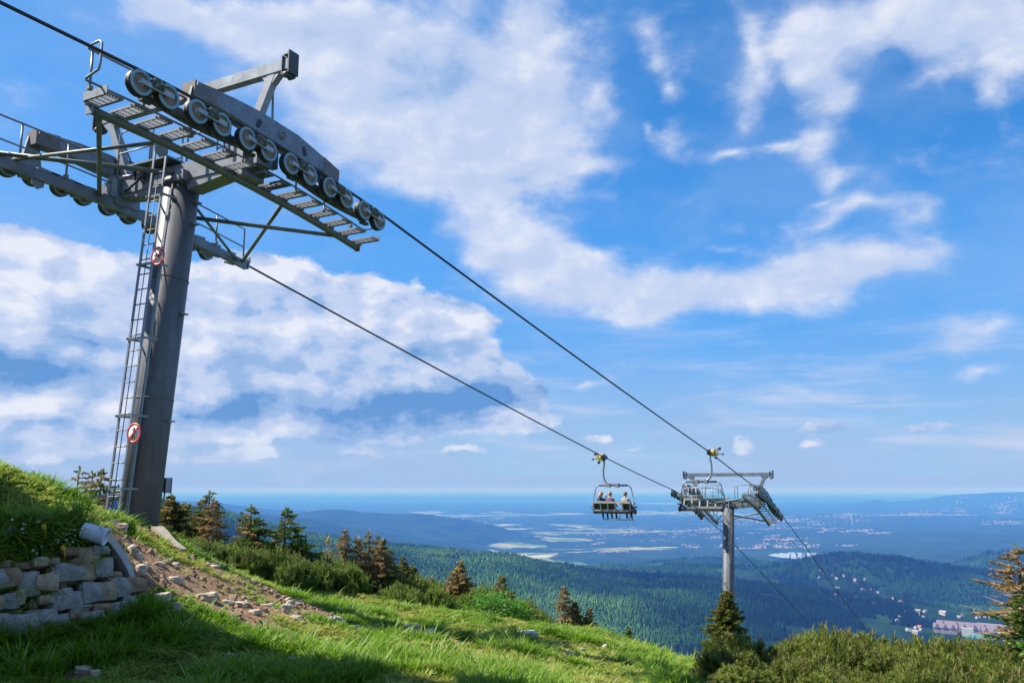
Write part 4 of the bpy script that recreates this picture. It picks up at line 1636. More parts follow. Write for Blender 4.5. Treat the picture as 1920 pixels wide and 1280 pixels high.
KA, KB = (39.75, 1.66), (39.2, 1.50)
rope_a = rope_path(CA_, [(-13, 6.55), (-4, 6.3), (3, 6.2)], KA, [(66, -4.62), (78, -8.45), (95, -13.7), (130, -24), (190, -42)])
rope_b = rope_path(CB_, [(-13, 6.55), (-4, 6.3), (3, 6.2)], KB, [(62, -3.3), (76, -7.75), (90, -12.3), (130, -24.5), (190, -42)])
for c, pp, lab in ((CA_, rope_a, 'nearer black haul rope over the outer wheels of both towers'), (CB_, rope_b, 'farther black haul rope carrying the chair with three people')):
    b = MB()
    b.tube(pp, .027, 8)
    tag(b.build('haul_rope', M['rope']), lab, 'rope', 'haul ropes of the chairlift')

# ------------------------------------------------------------------ chairs


def chair(loc, rz, bar_up, label):
    """origin on the rope; +x is where the riders face, the grip arm stands on the -y side of the rope"""
    T = empty('lift_chair', loc, rz)
    tag(T, label, 'lift chair', 'four-seat chairs on the lift')
    b = MB()
    b.tube([(0, 0, -.06), (0, .0, -.25), (0, .06, -.62), (0, .05, -.95), (0, -.03, -1.16), (0, -.16, -1.27), (0, -.34, -1.33)], [.05, .055, .052, .05, .05, .05, .045], 10)
    b.build('hanger_arm', M['chair_steel'], T)
    # grip: dark jaws on the rope, yellow body with levers and rollers
    b = MB()
    b.box((0, 0, -.01), (.26, .07, .075))
    b.box((.24, 0, .03), (.10, .05, .05))
    b.box((-.24, 0, .03), (.10, .05, .05))
    b.box((0, 0, .10), (.10, .05, .05))
    b.tube([(.0, .1, -.05), (0, -.1, -.05)], .06, 8)
    gp_ = b.build('grip', M['chair_dark'], T)
    b = MB()
    b.prism([(-.09, .06, -.17), (.09, .06, -.17), (.12, .06, .02), (.05, .06, .18), (-.05, .06, .18), (-.12, .06, .02)], (0, .17, 0))
    b.box((0, .33, -.03), (.06, .06, .12))
    b.build('grip_body', M['yellow'], gp_)
    b = MB()
    b.bar((0, .25, .08), (0, .42, .17), .03, .03)
    b.lathe((0, .46, .18), (1, 0, 0), [(0, -.05), (.075, -.04), (.075, .04), (0, .05)], 14)
    b.bar((0, .25, -.05), (0, .60, -.08), .03, .03)
    b.lathe((0, .60, -.08), (1, 0, 0), [(0, -.04), (.05, -.03), (.05, .03), (0, .04)], 12)
    b.bar((.05, .22, -.15), (.05, .36, -.30), .03, .03)
    b.lathe((.05, .30, -.24), (1, 0, 0), [(0, -.06), (.06, -.05), (.06, .05), (0, .06)], 12)
    b.build('grip_roller', M['chair_dark'], gp_)
    # cross tube with two clamps
    y0, W = -.44, .98
    b = MB()
    b.tube([(0, y0 - .72, -1.34), (0, y0 + .72, -1.34)], .045, 10)
    b.build('cross_tube', M['chair_dark'], T)
    b = MB()
    for s in (-1, 1):
        b.box((0, y0 + .22 * s, -1.345), (.10, .075, .10))
        b.build('clamp', M['chair_steel'], T)
        b = MB()
    b.box((0, y0, -1.30), (.05, .145, .03))
    b.build('clamp_bridge', M['chair_steel'], T)
    for s in (-1, 1):
        b = MB()
        b.tube([(0, y0 + s * .70, -1.34), (0, y0 + s * .80, -1.36), (0, y0 + s * .90, -1.46), (0, y0 + s * .97, -1.75), (-.02, y0 + s * 1.04, -2.02), (-.12, y0 + s * 1.02, -2.25), (-.20, y0 + s * .98, -2.52),
                (-.05, y0 + s * .98, -2.66), (.30, y0 + s * .98, -2.68)], .030, 9)
        b.build('side_frame', M['chair_steel'], T)
        b = MB()
        b.box((.12, y0 + s * 1.02, -2.36), (.30, .045, .03))
        b.bar((-.16, y0 + s * 1.01, -2.38), (.38, y0 + s * 1.01, -2.62), .05, .2)
        b.build('armrest', M['seat_dark'], T)
    # seat pan and back with openings
    b = MB()
    b.box((.06, y0, -2.63), (.25, .95, .05))
    b.prism([(-.2, y0 - .95, -2.66), (-.2, y0 - .95, -2.54), (-.30, y0 - .95, -2.56), (-.28, y0 - .95, -2.66)], (0, 1.9, 0))
    b.build('seat', M['seat_dark'], T)
    b = MB()
    zt, zb_ = -2.14, -2.52

    def bk(z):
        return -.20 - (z - zb_) * .28
    b.bar((bk(zt), y0 - .95, zt), (bk(zt), y0 + .95, zt), .06, .10)
    b.bar((bk(zb_), y0 - .95, zb_), (bk(zb_), y0 + .95, zb_), .06, .09)
    for k in range(6):
        yy = y0 - .93 + 1.86 * k / 5
        b.bar((bk(zt), yy, zt), (bk(zb_), yy, zb_), .055, .09 if 0 < k < 5 else .06)
    b.build('backrest', M['seat'], T)
    b = MB()
    for k in (0, 1, 2, 3, 4):
        if bar_up or k in (2, 3):
            pass
        yy = y0 - .93 + 1.86 * (k + .5) / 5
        if not bar_up and k not in (1,):
            b.bar((bk(zt) + .03, yy, zt - .03), (bk(zb_) + .03, yy, zb_ + .03), .30, .015, up=(1, 0, .28))
            b.build('back_panel', M['seat_dark'], T)
            b = MB()
    # restraint bar with foot rests
    b = MB()
    if bar_up:
        for s in (-1, 1):
            b.tube([(-.02, y0 + s * .97, -1.95), (.12, y0 + s * .9, -1.75), (.3, y0 + s * .62, -1.62)], .02, 7)
        b.tube([(.3, y0 - .62, -1.62), (.3, y0 + .62, -1.62)], .02, 7)
        for k in (-.55, -.2, .2, .55):
            b.tube([(.3, y0 + k, -1.62), (.38, y0 + k + .02, -1.80), (.42, y0 + k + .10, -2.15), (.40, y0 + k + .13, -2.35)], .018, 6)
            b.box((.41, y0 + k + .05, -1.98), (.02, .05, .04))
        b.tube([(.41, y0 - .8, -1.98), (.41, y0 + .8, -1.98)], .014, 6)
    else:
        for s in (-1, 1):
            b.tube([(-.02, y0 + s * .97, -2.1), (.35, y0 + s * .95, -2.16), (.52, y0 + s * .9, -2.24)], .02, 7)
        b.tube([(.52, y0 - .9, -2.24), (.52, y0 + .9, -2.24)], .02, 7)
        for k in (-.62, -.1, .55):
            b.tube([(.52, y0 + k, -2.24), (.60, y0 + k, -2.6), (.52, y0 + k, -2.96)], .018, 6)
            b.box((.50, y0 + k, -2.98), (.05, .25, .02))
    b.build('restraint_bar', M['chair_steel'], T)
    return T, y0


ch1, y0c = chair(P3(KB[0], CB_, KB[1] - .02), RZ_LINE, False, 'chair carrying three people on the farther rope')
ch2, _ = chair(P3(KA[0], CA_, KA[1] - .02), RZ_LINE + math.pi, True, 'empty chair with raised bar on the nearer rope by the tower')

# ------------------------------------------------------------------ riders: one skinned body each, seen from behind


def person(chair_o, y, label, top, hair, hair_long, arms, seed):
    rr = random.Random(seed)
    T = empty('person', (0, 0, 0))
    T.matrix_world = Matrix.Translation(chair_o.location) @ Matrix.Rotation(RZ_LINE, 4, 'Z')
    tag(T, label, 'person', 'riders on the chair')
    zs = -2.50
    J, E, Rd = [], [], []

    def j(x, yy, z, r, par=None):
        J.append((x, y + yy, zs + z))
        Rd.append(r)
        if par is not None:
            E.append((par, len(J) - 1))
        return len(J) - 1
    pel = j(-.06, 0, .06, .13)
    wst = j(-.09, 0, .24, .12, pel)
    chs = j(-.08, 0, .42, .135, wst)
    nkb = j(-.06, 0, .55, .075, chs)
    nk = j(-.04, 0, .61, .05, nkb)
    hd = j(-.02, 0, .70, .085, nk)
    j(-.02, 0, .78, .08, hd)
    for s in (-1, 1):
        hp = j(.02, s * .09, .04, .095, pel)
        kn = j(.40, s * .11, .05, .07, hp)
        an = j(.48, s * .12, -.38, .045, kn)
        j(.60, s * .12, -.43, .035, an)
        sh = j(-.07, s * .17, .50, .065, chs)
        pose = arms[0 if s < 0 else 1]
        el = j(pose[0][0], s * pose[0][1], pose[0][2], .045, sh)
        wr = j(pose[1][0], s * pose[1][1], pose[1][2], .033, el)
        hx = Vector(J[wr]) - Vector(J[el])
        hx.normalize()
        pm = j(*(Vector(J[wr]) + hx * .06 - Vector((0, y, zs))), .036, wr)
        for k in range(4):
            j(*(Vector(J[pm]) + hx * (.075 - .008 * abs(k - 1.5)) + Vector((0, (k - 1.5) * .022, -.015)) - Vector((0, y, zs))), .010, pm)
        j(*(Vector(J[wr]) + hx * .05 + Vector((.02, -s * .05, 0)) - Vector((0, y, zs))), .012, wr)
    me = bpy.data.meshes.new('body')
    me.from_pydata(J, E, [])
    o = link_mesh('body', me, T)
    sk = o.modifiers.new('skin', 'SKIN')
    for i, v in enumerate(me.skin_vertices[0].data):
        v.radius = (Rd[i], Rd[i])
        v.use_root = (i == 0)
    ss = o.modifiers.new('sub', 'SUBSURF')
    ss.levels = ss.render_levels = 2
    dg = bpy.context.evaluated_depsgraph_get()
    me2 = bpy.data.meshes.new_from_object(o.evaluated_get(dg))
    o.modifiers.clear()
    o.data = me2
    me2.materials.clear()
    for m in (top, M['jeans'], M['skin'], M['shoe']):
        me2.materials.append(m)
    for p in me2.polygons:
        c = p.center
        z = c.z - zs
        yy = abs(c.y - y)
        mi = 0
        if z > .575 and yy < .1:
            mi = 2
        elif z < -.36:
            mi = 3
        elif z < .14 and c.x > -.15 and yy < .24 and not (yy > .2 and z > .08):
            mi = 1
        elif yy > .22 and (c.x > .12 or z > .75):
            mi = 2
        p.material_index = mi
        p.use_smooth = True
    # face and ears
    b = MB()
    hx, hz = -.02, zs + .73
    for s in (-1, 1):
        b.lathe((hx + .075, y + s * .032, hz + .015), (1, 0, 0), [(0, .014), (.012, .006), (.012, 0)], 8, 1)
        b.tube([(hx - .01, y + s * .085, hz - .02), (hx - .015, y + s * .098, hz + .03)], [.014, .018], 6, 0)
    b.tube([(hx + .08, y, hz + .01), (hx + .105, y, hz - .03)], [.010, .016], 6, 0)
    b.bar((hx + .083, y - .025, hz - .06), (hx + .083, y + .025, hz - .06), .012, .010, 2)
    b.build('face', [M['skin'], M['black'], M['red']], T)
    # hair as a cap over crown and back of the head
    b = MB()
    n, rings = 16, 7
    vs_, fs = [], []
    for i in range(rings + 1):
        th = math.pi * .64 * i / rings
        for k in range(n):
            a = 2 * math.pi * k / n
            front = max(0, math.cos(a))
            t2 = th * (1 - .45 * front)
            r0 = .108 * (1 + rr.uniform(-.05, .05))
            vs_.append((hx - .012 + r0 * math.sin(t2) * math.cos(a), y + .098 * (1 + rr.uniform(-.05, .05)) * math.sin(t2) * math.sin(a), hz + .022 + .118 * math.cos(t2)))
    for i in range(rings):
        for k in range(n):
            fs.append((i * n + k, (i + 1) * n + k, (i + 1) * n + (k + 1) % n, i * n + (k + 1) % n))
    b.add(vs_, fs, 0, True)
    if hair_long:
        b.tube([(hx - .07, y, hz + .04), (hx - .115, y + .02, hz - .08), (hx - .12, y + .03, hz - .22)], [.085, .08, .045], 9)
    b.build('hair', hair, T)
    return T


fwd = ((.10, .22, .30), (.34, .20, .20))
per1 = person(ch1, y0c + .62, 'person in a dark blue top with long reddish hair, leftmost on the chair', M['navy'], M['hair_blond'], True, (fwd, fwd), 1)
per2 = person(ch1, y0c + .16, 'person with light brown hair in a plum checked top, middle rider on the chair', M['plum'], M['hair_ginger'], False, (fwd, ((.10, .25, .44), (.20, .30, .66))), 2)
per3 = person(ch1, y0c - .62, 'person in a pale top with brown hair, rightmost on the chair', M['pale_top'], M['hair_brown'], False, (fwd, fwd), 3)
# dark bag hanging at the right arm of the chair
b = MB()
b.box((-.12, y0c - .90, -2.40), (.12, .10, .17))
b.box((-.10, y0c - .90, -2.58), (.10, .12, .05))
b.tube([(-.12, y0c - .86, -2.24), (-.16, y0c - .80, -2.02), (-.10, y0c - .72, -1.98)], .02, 6)
bag = b.build('backpack', M['seat_dark'], loc=ch1.location, rot=(0, 0, RZ_LINE))
tag(bag, 'dark backpack hanging on the right arm of the occupied chair', 'backpack')
# ------------------------------------------------------------------ spruces


def spruce(name, u, v_top, Y, label, width=.32, dens=1.0, dry=.2, seed=0, lean=0.0, bare_low=.0, flag=0.0, group='spruces along the grassy slope', h_add=0.0, mat_key='needle', base=None, top_bare=.0, twig=1.0):
    """a spruce as seen: its tip at (u, v_top), standing at depth Y on the ground"""
    rr = random.Random(seed * 131 + 7)
    tip = at(u, v_top, Y)
    zg = gz(tip.x, tip.y)
    h = tip.z - zg + .1
    T = empty(name, (tip.x, tip.y, zg - .1), 0)
    tag(T, label, 'tree', group)
    r0 = .022 * h + .012
    b = MB()
    pts, rs = [], []
    for k in range(9):
        t = k / 8
        pts.append(Vector((lean * h * (t * t - 1) + .010 * h * math.sin(5 * t + seed), .008 * h * math.sin(4 * t + seed * 2), h * t)))
        rs.append(r0 * (1 - .93 * t) + .004)
    b.tube(pts, rs, 7)

    def axis(t):
        x = t * 8
        i = min(7, int(x))
        return pts[i].lerp(pts[i + 1], x - i)
    g, d, wd = MB(), MB(), MB()
    z = max(.05, bare_low * .4)
    px = 1.0
    step = .052 + .008 * h
    while z < .985:
        nbr = max(4, int(rr.uniform(5.5, 8.0) * dens))
        prof_ = (1 - z) ** .8 * (.55 + .45 * min(1, z / .15)) + .035
        a0 = rr.uniform(0, 6.28)
        thin = top_bare and z > 1 - top_bare
        za = z
        for k in range(nbr):
            if thin and rr.random() < .55:
                continue
            if rr.random() > .93:
                continue
            a = a0 + 6.283 * k / nbr + rr.uniform(-.4, .4)
            fl = 1 + flag * math.cos(a)          # wind flag: longer to the lee (+x)
            L = h * width * 1.25 * prof_ * rr.uniform(.55, 1.25) * max(.15, fl)
            if L < .05:
                L = .05
            dirv = Vector((math.cos(a), math.sin(a), 0))
            side = Vector((-dirv.y, dirv.x, 0))
            o = axis(min(1, max(.03, z + rr.uniform(-.9, .9) * step / h)))
            rise = rr.uniform(.05, .35) if z > .6 else rr.uniform(-.15, .2)
            isdry = rr.random() < dry * (1.5 if z > .45 else .8)
            bareb = rr.random() < bare_low * (1.4 - z)
            tgt = d if isdry else g

            def bp(t):
                return o + dirv * L * t + Vector((0, 0, L * (rise * t - .42 * t * t + .30 * t * t * t)))
            wd.tube([bp(0), bp(.5), bp(1)], [.006 + .002 * h, .005, .002], 4, 0, False)
            if bareb:
                for q in range(3):
                    t = rr.uniform(.3, .95)
                    e = bp(t) + side * rr.choice((-1, 1)) * L * .25 + Vector((0, 0, rr.uniform(-.05, .08)))
                    wd.tube([bp(t), e], [.004, .002], 3, 0, False)
                continue
            nt = max(8, int(L / .0135 * dens ** .5 * twig))
            for q in range(nt):
                t = .12 + .9 * (q + rr.random()) / nt
                c = bp(min(t, 1))
                s = rr.choice((-1, 1))
                tl = (.065 + .42 * L * (1.05 - t) * .42) * rr.uniform(.7, 1.3)
                tv = (dirv * rr.uniform(.25, 1.0) + side * s * rr.uniform(.3, 1.0) + Vector((0, 0, rr.uniform(-.55, .5)))).normalized()
                # a twig: crossed slivers of needles
                w = .011 + .014 * rr.random()
                n1 = tv.cross(Vector((0, 0, 1))).normalized()
                n2 = tv.cross(n1)
                e = c + tv * tl
                m_ = c + tv * tl * .45
                for nn in (n1, n2):
                    tgt.add([c, m_ + nn * w, e, m_ - nn * w], [(0, 1, 2, 3)])
        z += step / h * rr.uniform(.7, 1.25) / max(.6, dens ** .5)
    # leader
    for k in range(10):
        t = .93 + .07 * k / 10
        c = axis(t)
        a = rr.uniform(0, 6.28)
        tv = Vector((math.cos(a) * .5, math.sin(a) * .5, .8)).normalized()
        n1 = tv.cross(Vector((0, 0, 1))).normalized()
        (d if rr.random() < dry else g).add([c, c + tv * .05 + n1 * .016, c + tv * .11, c + tv * .05 - n1 * .016], [(0, 1, 2, 3)])
    b.build('trunk', M['bark_dead'] if dry > .6 else M['bark'], T, fix=False)
    wd.build('branches', M['bark_dead'] if (dry > .45 or bare_low > .5) else M['bark'], T, fix=False)
    if g.v:
        tag(g.build('crown', M[mat_key], T, fix=False), kind=None)
    if d.v:
        d.build('dry_twigs', M['dry'], T, fix=False)
    return T


SPR = [
    # u, v_top, Y, label, kwargs
    (150, 878, 19.0, 'thin spruce with a dark tufted tip, leftmost of three left of the tower', dict(width=.34, dens=.55, dry=.55, bare_low=.35, flag=.5)),
    (173, 886, 19.6, 'shortest of the three thin spruces left of the tower', dict(width=.26, dens=.6, dry=.6, bare_low=.25, flag=.4)),
    (190, 879, 19.0, 'brownish spruce beside the tower ladder', dict(width=.36, dens=.7, dry=.5, bare_low=.2, flag=.5)),
    (64, 888, 16.5, 'dark spruce tip peeping over the grass bank', dict(width=.30, dens=.6, dry=.3)),
    (92, 905, 17.0, 'small dark spruce tip low behind the grass bank', dict(width=.30, dens=.6, dry=.3)),
    (322, 927, 21.0, 'bushy olive spruce right beside the tower foot', dict(width=.42, dens=1.25, dry=.22, mat_key='needle_b')),
    (352, 944, 22.0, 'small dark spruce between the bushy one and the brown one by the tower', dict(width=.3, dens=.8, dry=.3)),
    (377, 938, 21.6, 'spruce with a frayed dark tip behind the brown-branched one', dict(width=.32, dens=.8, dry=.3, flag=.2)),
    (392, 922, 21.0, 'tall double-tipped spruce near the tower', dict(width=.36, dens=1.0, dry=.25, mat_key='needle_b', top_bare=.25)),
    (402, 936, 20.2, 'spruce with a bleached trunk and dead brown boughs on its lower half', dict(width=.34, dens=.8, dry=.75, bare_low=.45)),
    (455, 962, 22.0, 'thin spruce tip left of the clumped broad spruce', dict(width=.3, dens=.6, dry=.35, top_bare=.3)),
    (472, 948, 21.5, 'broad spruce with a thin flagged top over a dense round skirt', dict(width=.44, dens=1.2, dry=.15, top_bare=.45, flag=.35)),
    (537, 953, 21.5, 'tall open dark spruce with boughs swept to the right', dict(width=.36, dens=.85, dry=.08, flag=.55, bare_low=.15)),
    (560, 990, 21.5, 'smaller spruce at the right side of the tall open dark one', dict(width=.40, dens=.7, dry=.1, flag=.4)),
    (516, 1000, 22.0, 'low olive spruce at the left side of the tall open dark one', dict(width=.34, dens=.7, dry=.3)),
    (613, 1008, 22.5, 'spindly dry spruce alone above the dwarf pines', dict(width=.26, dens=.45, dry=.65, bare_low=.5, flag=.4)),
    (646, 993, 23.0, 'first of the brown spruce group, with a dark club-shaped tip', dict(width=.24, dens=.9, dry=.62, bare_low=.2)),
    (672, 1008, 23.0, 'brown spruce with a pale bare trunk in the middle group', dict(width=.24, dens=.9, dry=.7, bare_low=.3)),
    (694, 996, 23.4, 'tallest thin-topped green-brown spruce in the middle group', dict(width=.26, dens=1.0, dry=.35, top_bare=.35, mat_key='needle_b')),
    (708, 1003, 23.6, 'spruce with a slanting bare tip in the middle group', dict(width=.2, dens=.7, dry=.4, lean=.05, top_bare=.4)),
    (716, 1012, 23.0, 'orange-brown spruce at the right of the middle group', dict(width=.28, dens=1.0, dry=.6)),
    (728, 1030, 23.4, 'dense dark spruce at the right foot of the middle group', dict(width=.34, dens=1.0, dry=.15)),
    (755, 1046, 24.0, 'dark bushy spruce standing right of the brown group', dict(width=.36, dens=1.1, dry=.25, bare_low=.2)),
    (775, 1062, 24.2, 'lower dark spruce against the bushy one right of the brown group', dict(width=.36, dens=1.0, dry=.15)),
    (810, 1082, 25.0, 'small brown spruce between the dark one and the broad brown one', dict(width=.30, dens=.9, dry=.75)),
    (864, 1053, 25.0, 'broad brown-green spruce with a pointed top left of the bright bush', dict(width=.36, dens=1.2, dry=.5, mat_key='needle_b')),
    (842, 1092, 24.8, 'pinkish dead spruce low beside the broad brown-green one', dict(width=.55, dens=.7, dry=.97, bare_low=.3)),
    (941, 1080, 26.0, 'narrow brown spruce tip above the bright bush', dict(width=.28, dens=1.0, dry=.5)),
    (960, 1110, 25.6, 'brownish spruce at the right end of the bush row', dict(width=.36, dens=.9, dry=.4)),
    (1057, 1100, 27.5, 'tall rust-brown spruce on the edge of the meadow', dict(width=.30, dens=1.0, dry=.85, bare_low=.25)),
    (1079, 1130, 27.5, 'green-brown spruce right of the tall rust-brown one', dict(width=.32, dens=1.1, dry=.3, mat_key='needle_b')),
    (1106, 1142, 27.5, 'small spruce on the meadow edge, third of the three', dict(width=.30, dens=1.0, dry=.4, mat_key='needle_b')),
    (1179, 1177, 26.5, 'lone slim little spruce at the drop of the meadow', dict(width=.24, dens=1.0, dry=.25, mat_key='needle_b')),
    (1360, 1108, 23.0, 'full conical spruce in front of the far tower', dict(width=.34, dens=1.5, dry=.10, mat_key='needle_b', twig=1.25)),
    (1588, 1190, 19.0, 'bleached dead stub of a spruce among the dwarf pines', dict(width=.34, dens=.35, dry=1.0, bare_low=1.4)),
    (1905, 1022, 14.5, 'ragged half-dead spruce with bare boughs at the right edge', dict(width=.34, dens=.85, dry=.55, bare_low=.55, flag=-.35, mat_key='needle_b')),
    (1935, 1090, 13.6, 'green lower spruce at the right edge beneath the ragged one', dict(width=.40, dens=1.0, dry=.2)),
    (1655, 1195, 18.0, 'small dark spruce tip rising from the dwarf pines', dict(width=.3, dens=1.0, dry=.2)),
    (1455, 1212, 19.0, 'little pointed spruce between the tower spruce and the dwarf pines', dict(width=.34, dens=1.0, dry=.1)),
]
for i, (u, v, Y, lab, kw) in enumerate(SPR):
    spruce('spruce', u, v, Y, lab, seed=i + 1, **kw)

# ------------------------------------------------------------------ dwarf mountain pines


def pine_shrub_meshes(seed, r, h, shoots, needles, nl, mkey, wn=.008):
    """crown of upright needle-brush shoots on bowed stems; origin at ground"""
    rr = random.Random(seed)
    g, c, w = MB(), MB(), MB()
    lobes = []
    for k in range(14):
        a = k * 2.4 + rr.uniform(-.5, .5)
        q = math.sqrt((k + .5) / 14) * .82
        lr = r * rr.uniform(.22, .40)
        z = h * (1 - .62 * q * q) * rr.uniform(.68, 1.0) - lr
        lobes.append((Vector((math.cos(a) * q * r, math.sin(a) * q * r, max(lr * .3, z))), lr))
    for (c_, lr) in lobes:
        w.tube([(0, 0, -.05), c_ * .5 + Vector((0, 0, -.08)), c_], [.03, .02, .010], 5, 0, False)
    for s in range(shoots):
        c_, lr = lobes[s % len(lobes)]
        n = Vector((rr.gauss(0, 1), rr.gauss(0, 1), rr.gauss(.7, .8))).normalized()
        if n.z < -.35:
            n.z = -n.z
        L = rr.uniform(.15, .24) * nl
        up = (n * .75 + Vector((0, 0, .7))).normalized()
        o = c_ + Vector((n.x * lr, n.y * lr, n.z * lr * 1.15)) * rr.uniform(.55, 1.0) - up * L * .4
        x1, y1 = perp(up)
        for k in range(needles):
            t = (k + rr.random()) / needles
            b0 = rr.uniform(0, 6.28)
            rad = x1 * math.cos(b0) + y1 * math.sin(b0)
            p = o + up * (L * t)
            tl = .085 * nl * rr.uniform(.75, 1.2) * (1.1 - .45 * t)
            tv = (rad * rr.uniform(.6, 1.0) + up * rr.uniform(.35, .9)).normalized()
            sd = tv.cross(rad)
            sd = sd.normalized() if sd.length > 1e-3 else x1
            ww = wn * nl
            g.add([p - sd * ww, p + sd * ww, p + tv * tl], [(0, 1, 2)])
        if rr.random() < .45 and n.z > .35:
            p = o + up * L * .8
            for k in range(rr.choice((1, 2, 3))):
                tv = (up + (x1 * rr.uniform(-.35, .35) + y1 * rr.uniform(-.35, .35))).normalized()
                ll = rr.uniform(.05, .09) * nl
                c.tube([p, p + tv * ll], [.008 * nl, .003], 4, 0, False)
    return g.mesh('crown', M[mkey]), c.mesh('candles', M['candle']), w.mesh('stems', M['bark'])


NEAR_SH = [pine_shrub_meshes(40 + k, rr_, hh_, 330, 66, 1.5, 'pine', .0055) for k, (rr_, hh_) in enumerate(((.85, .95), (.75, 1.15), (.95, .85), (.7, 1.3)))]
FAR_SH = [pine_shrub_meshes(60 + k, rr_, hh_, 640, 22, 1.3, 'pine_far', .011) for k, (rr_, hh_) in enumerate(((1.0, .95), (.9, 1.1), (1.1, .8)))]


def shrub(meshes, x, y, sc, rz, label, group, zs=1.0, sink=.12):
    T = empty('dwarf_pine', (x, y, gz(x, y) - sink), rz)
    T.scale = (sc, sc, sc * zs)
    tag(T, label, 'shrub', group)
    for nm, me in zip(('crown', 'candles', 'stems'), meshes):
        link_mesh(nm, me, T)
    return T


def px(x, y, z):
    d = y * math.cos(PITCH) + z * math.sin(PITCH)
    return 960 + F * x / d, 640 - F * (-y * math.sin(PITCH) + z * math.cos(PITCH)) / d


# thicket along the far edge of the grass; its front edge follows the line, tops as surveyed
ORD = ['', 'first', 'second', 'third', 'fourth', 'fifth', 'sixth', 'seventh', 'eighth', 'ninth', 'tenth', 'eleventh', 'twelfth', 'thirteenth', 'fourteenth', 'fifteenth', 'sixteenth']
FAR_MARKS = [(300, 'the tower foot'), (402, 'the brown-boughed spruce'), (472, 'the broad spruce'), (537, 'the tall open dark spruce'), (613, 'the spindly spruce'), (690, 'the brown spruce group'), (760, 'the dark bushy spruce'), (864, 'the broad brown-green spruce'), (930, 'the bright leafy bush')]
NEAR_MARKS = [(1360, 'the conical spruce'), (1455, 'the little pointed spruce'), (1588, 'the dead stub'), (1655, 'the small dark spruce tip'), (1800, 'the hotel'), (1900, 'the ragged spruce')]


def beside(u, marks):
    m = min(marks, key=lambda a: abs(a[0] - u))
    return ('below ' if abs(m[0] - u) < 22 else 'left of ' if u < m[0] else 'right of ') + m[1]


G_FAR = 'dwarf pines of the thicket along the far edge of the grass'
TOPS_U = [280, 340, 420, 480, 560, 620, 700, 760, 820, 900, 960, 1000]
TOPS_V = [976, 996, 1004, 1018, 1030, 1042, 1060, 1074, 1086, 1096, 1112, 1144]
rs_ = random.Random(5)
k = 0
for row in range(4):
    x = -7.6
    nr = 0
    while x < 1.15:
        y = float(np.interp(x, [p[0] for p in SHRUB_LINE], [p[1] for p in SHRUB_LINE])) + .55 + row * .95 + rs_.uniform(-.2, .3)
        xx = x + rs_.uniform(-.25, .25)
        zg = gz(xx, y)
        u, v = px(xx, y, zg)
        vt = float(np.interp(u, TOPS_U, TOPS_V)) + rs_.uniform(-4, 12) + (3 - row) * 5
        want = at(u, vt, y).z - zg
        if 240 < u < 1005 and want > .3:
            nr += 1
            lab = 'dwarf pine %s from left in thicket %s, %s' % (ORD[nr], ('front row', 'second row', 'third row', 'back row')[row], beside(u, FAR_MARKS))
            m_ = FAR_SH[k % 3]
            hh = (.95, 1.1, .8)[k % 3]
            sc = min(1.15, max(.55, want / hh * .9))
            shrub(m_, xx, y, sc, rs_.uniform(0, 6.28), lab, G_FAR, min(1.5, (want + .12) / (hh * sc)))
            k += 1
        x += rs_.uniform(.6, .95)
# small ones at the meadow's drop
for (u, v, Y, lab) in ((1210, 1214, 26.5, 'low dwarf pine on the drop of the meadow beside the lone slim spruce'), (1165, 1196, 27, 'dwarf pine at the meadow drop left of the lone slim spruce'), (1012, 1163, 26.5, 'small dwarf pine at the right end of the thicket'),
                       (1140, 1180, 27.5, 'dwarf pine right of the small spruces on the meadow edge')):
    p = at(u, v, Y)
    zg = gz(p.x, p.y)
    shrub(FAR_SH[1], p.x, p.y, max(.45, (p.z - zg) / 1.0), 1.3 * u, lab, 'low dwarf pines at the meadow edge')

# mass in the lower right
G_NEAR = 'dwarf pines filling the lower right'
TU = [1230, 1280, 1330, 1400, 1450, 1500, 1560, 1620, 1700, 1760, 1830, 1900, 1980]
TV = [1244, 1204, 1192, 1198, 1222, 1196, 1186, 1188, 1198, 1190, 1198, 1205, 1205]
k = 0
rs_ = random.Random(12)
for row, Y in enumerate((10.6, 11.8, 13.1, 14.5, 16.0, 17.6, 19.4, 21.4)):
    nr = 0
    x = float(right_edge(Y)) + .35 + rs_.uniform(-.15, .2)
    while x < .68 * Y + .8:
        xx, y = x, Y + rs_.uniform(-.45, .45)
        zg = gz(xx, y)
        u, v = px(xx, y, zg)
        vt = float(np.interp(u, TU, TV)) + rs_.choice((-6, 0, 8, 18, 32)) + rs_.uniform(-5, 5) + max(0, 4 - row) * 16
        want = at(u, vt, y).z - zg
        if want > .45:
            m_ = NEAR_SH[k % 4]
            hh = (.95, 1.15, .85, 1.3)[k % 4]
            sc = min(1.2, max(.7, want / hh))
            nr += 1
            lab = 'dwarf pine %s from left in %s, %s' % (ORD[nr], ('nearest row', 'second row', 'third row', 'fourth row', 'fifth row', 'sixth row', 'seventh row', 'farthest row')[row], beside(u, NEAR_MARKS))
            shrub(m_, xx, y, sc, rs_.uniform(0, 6.28), lab, G_NEAR, min(1.7, max(.5, (want + .12) / (hh * sc))))
            k += 1
        x += rs_.uniform(.75, 1.1)

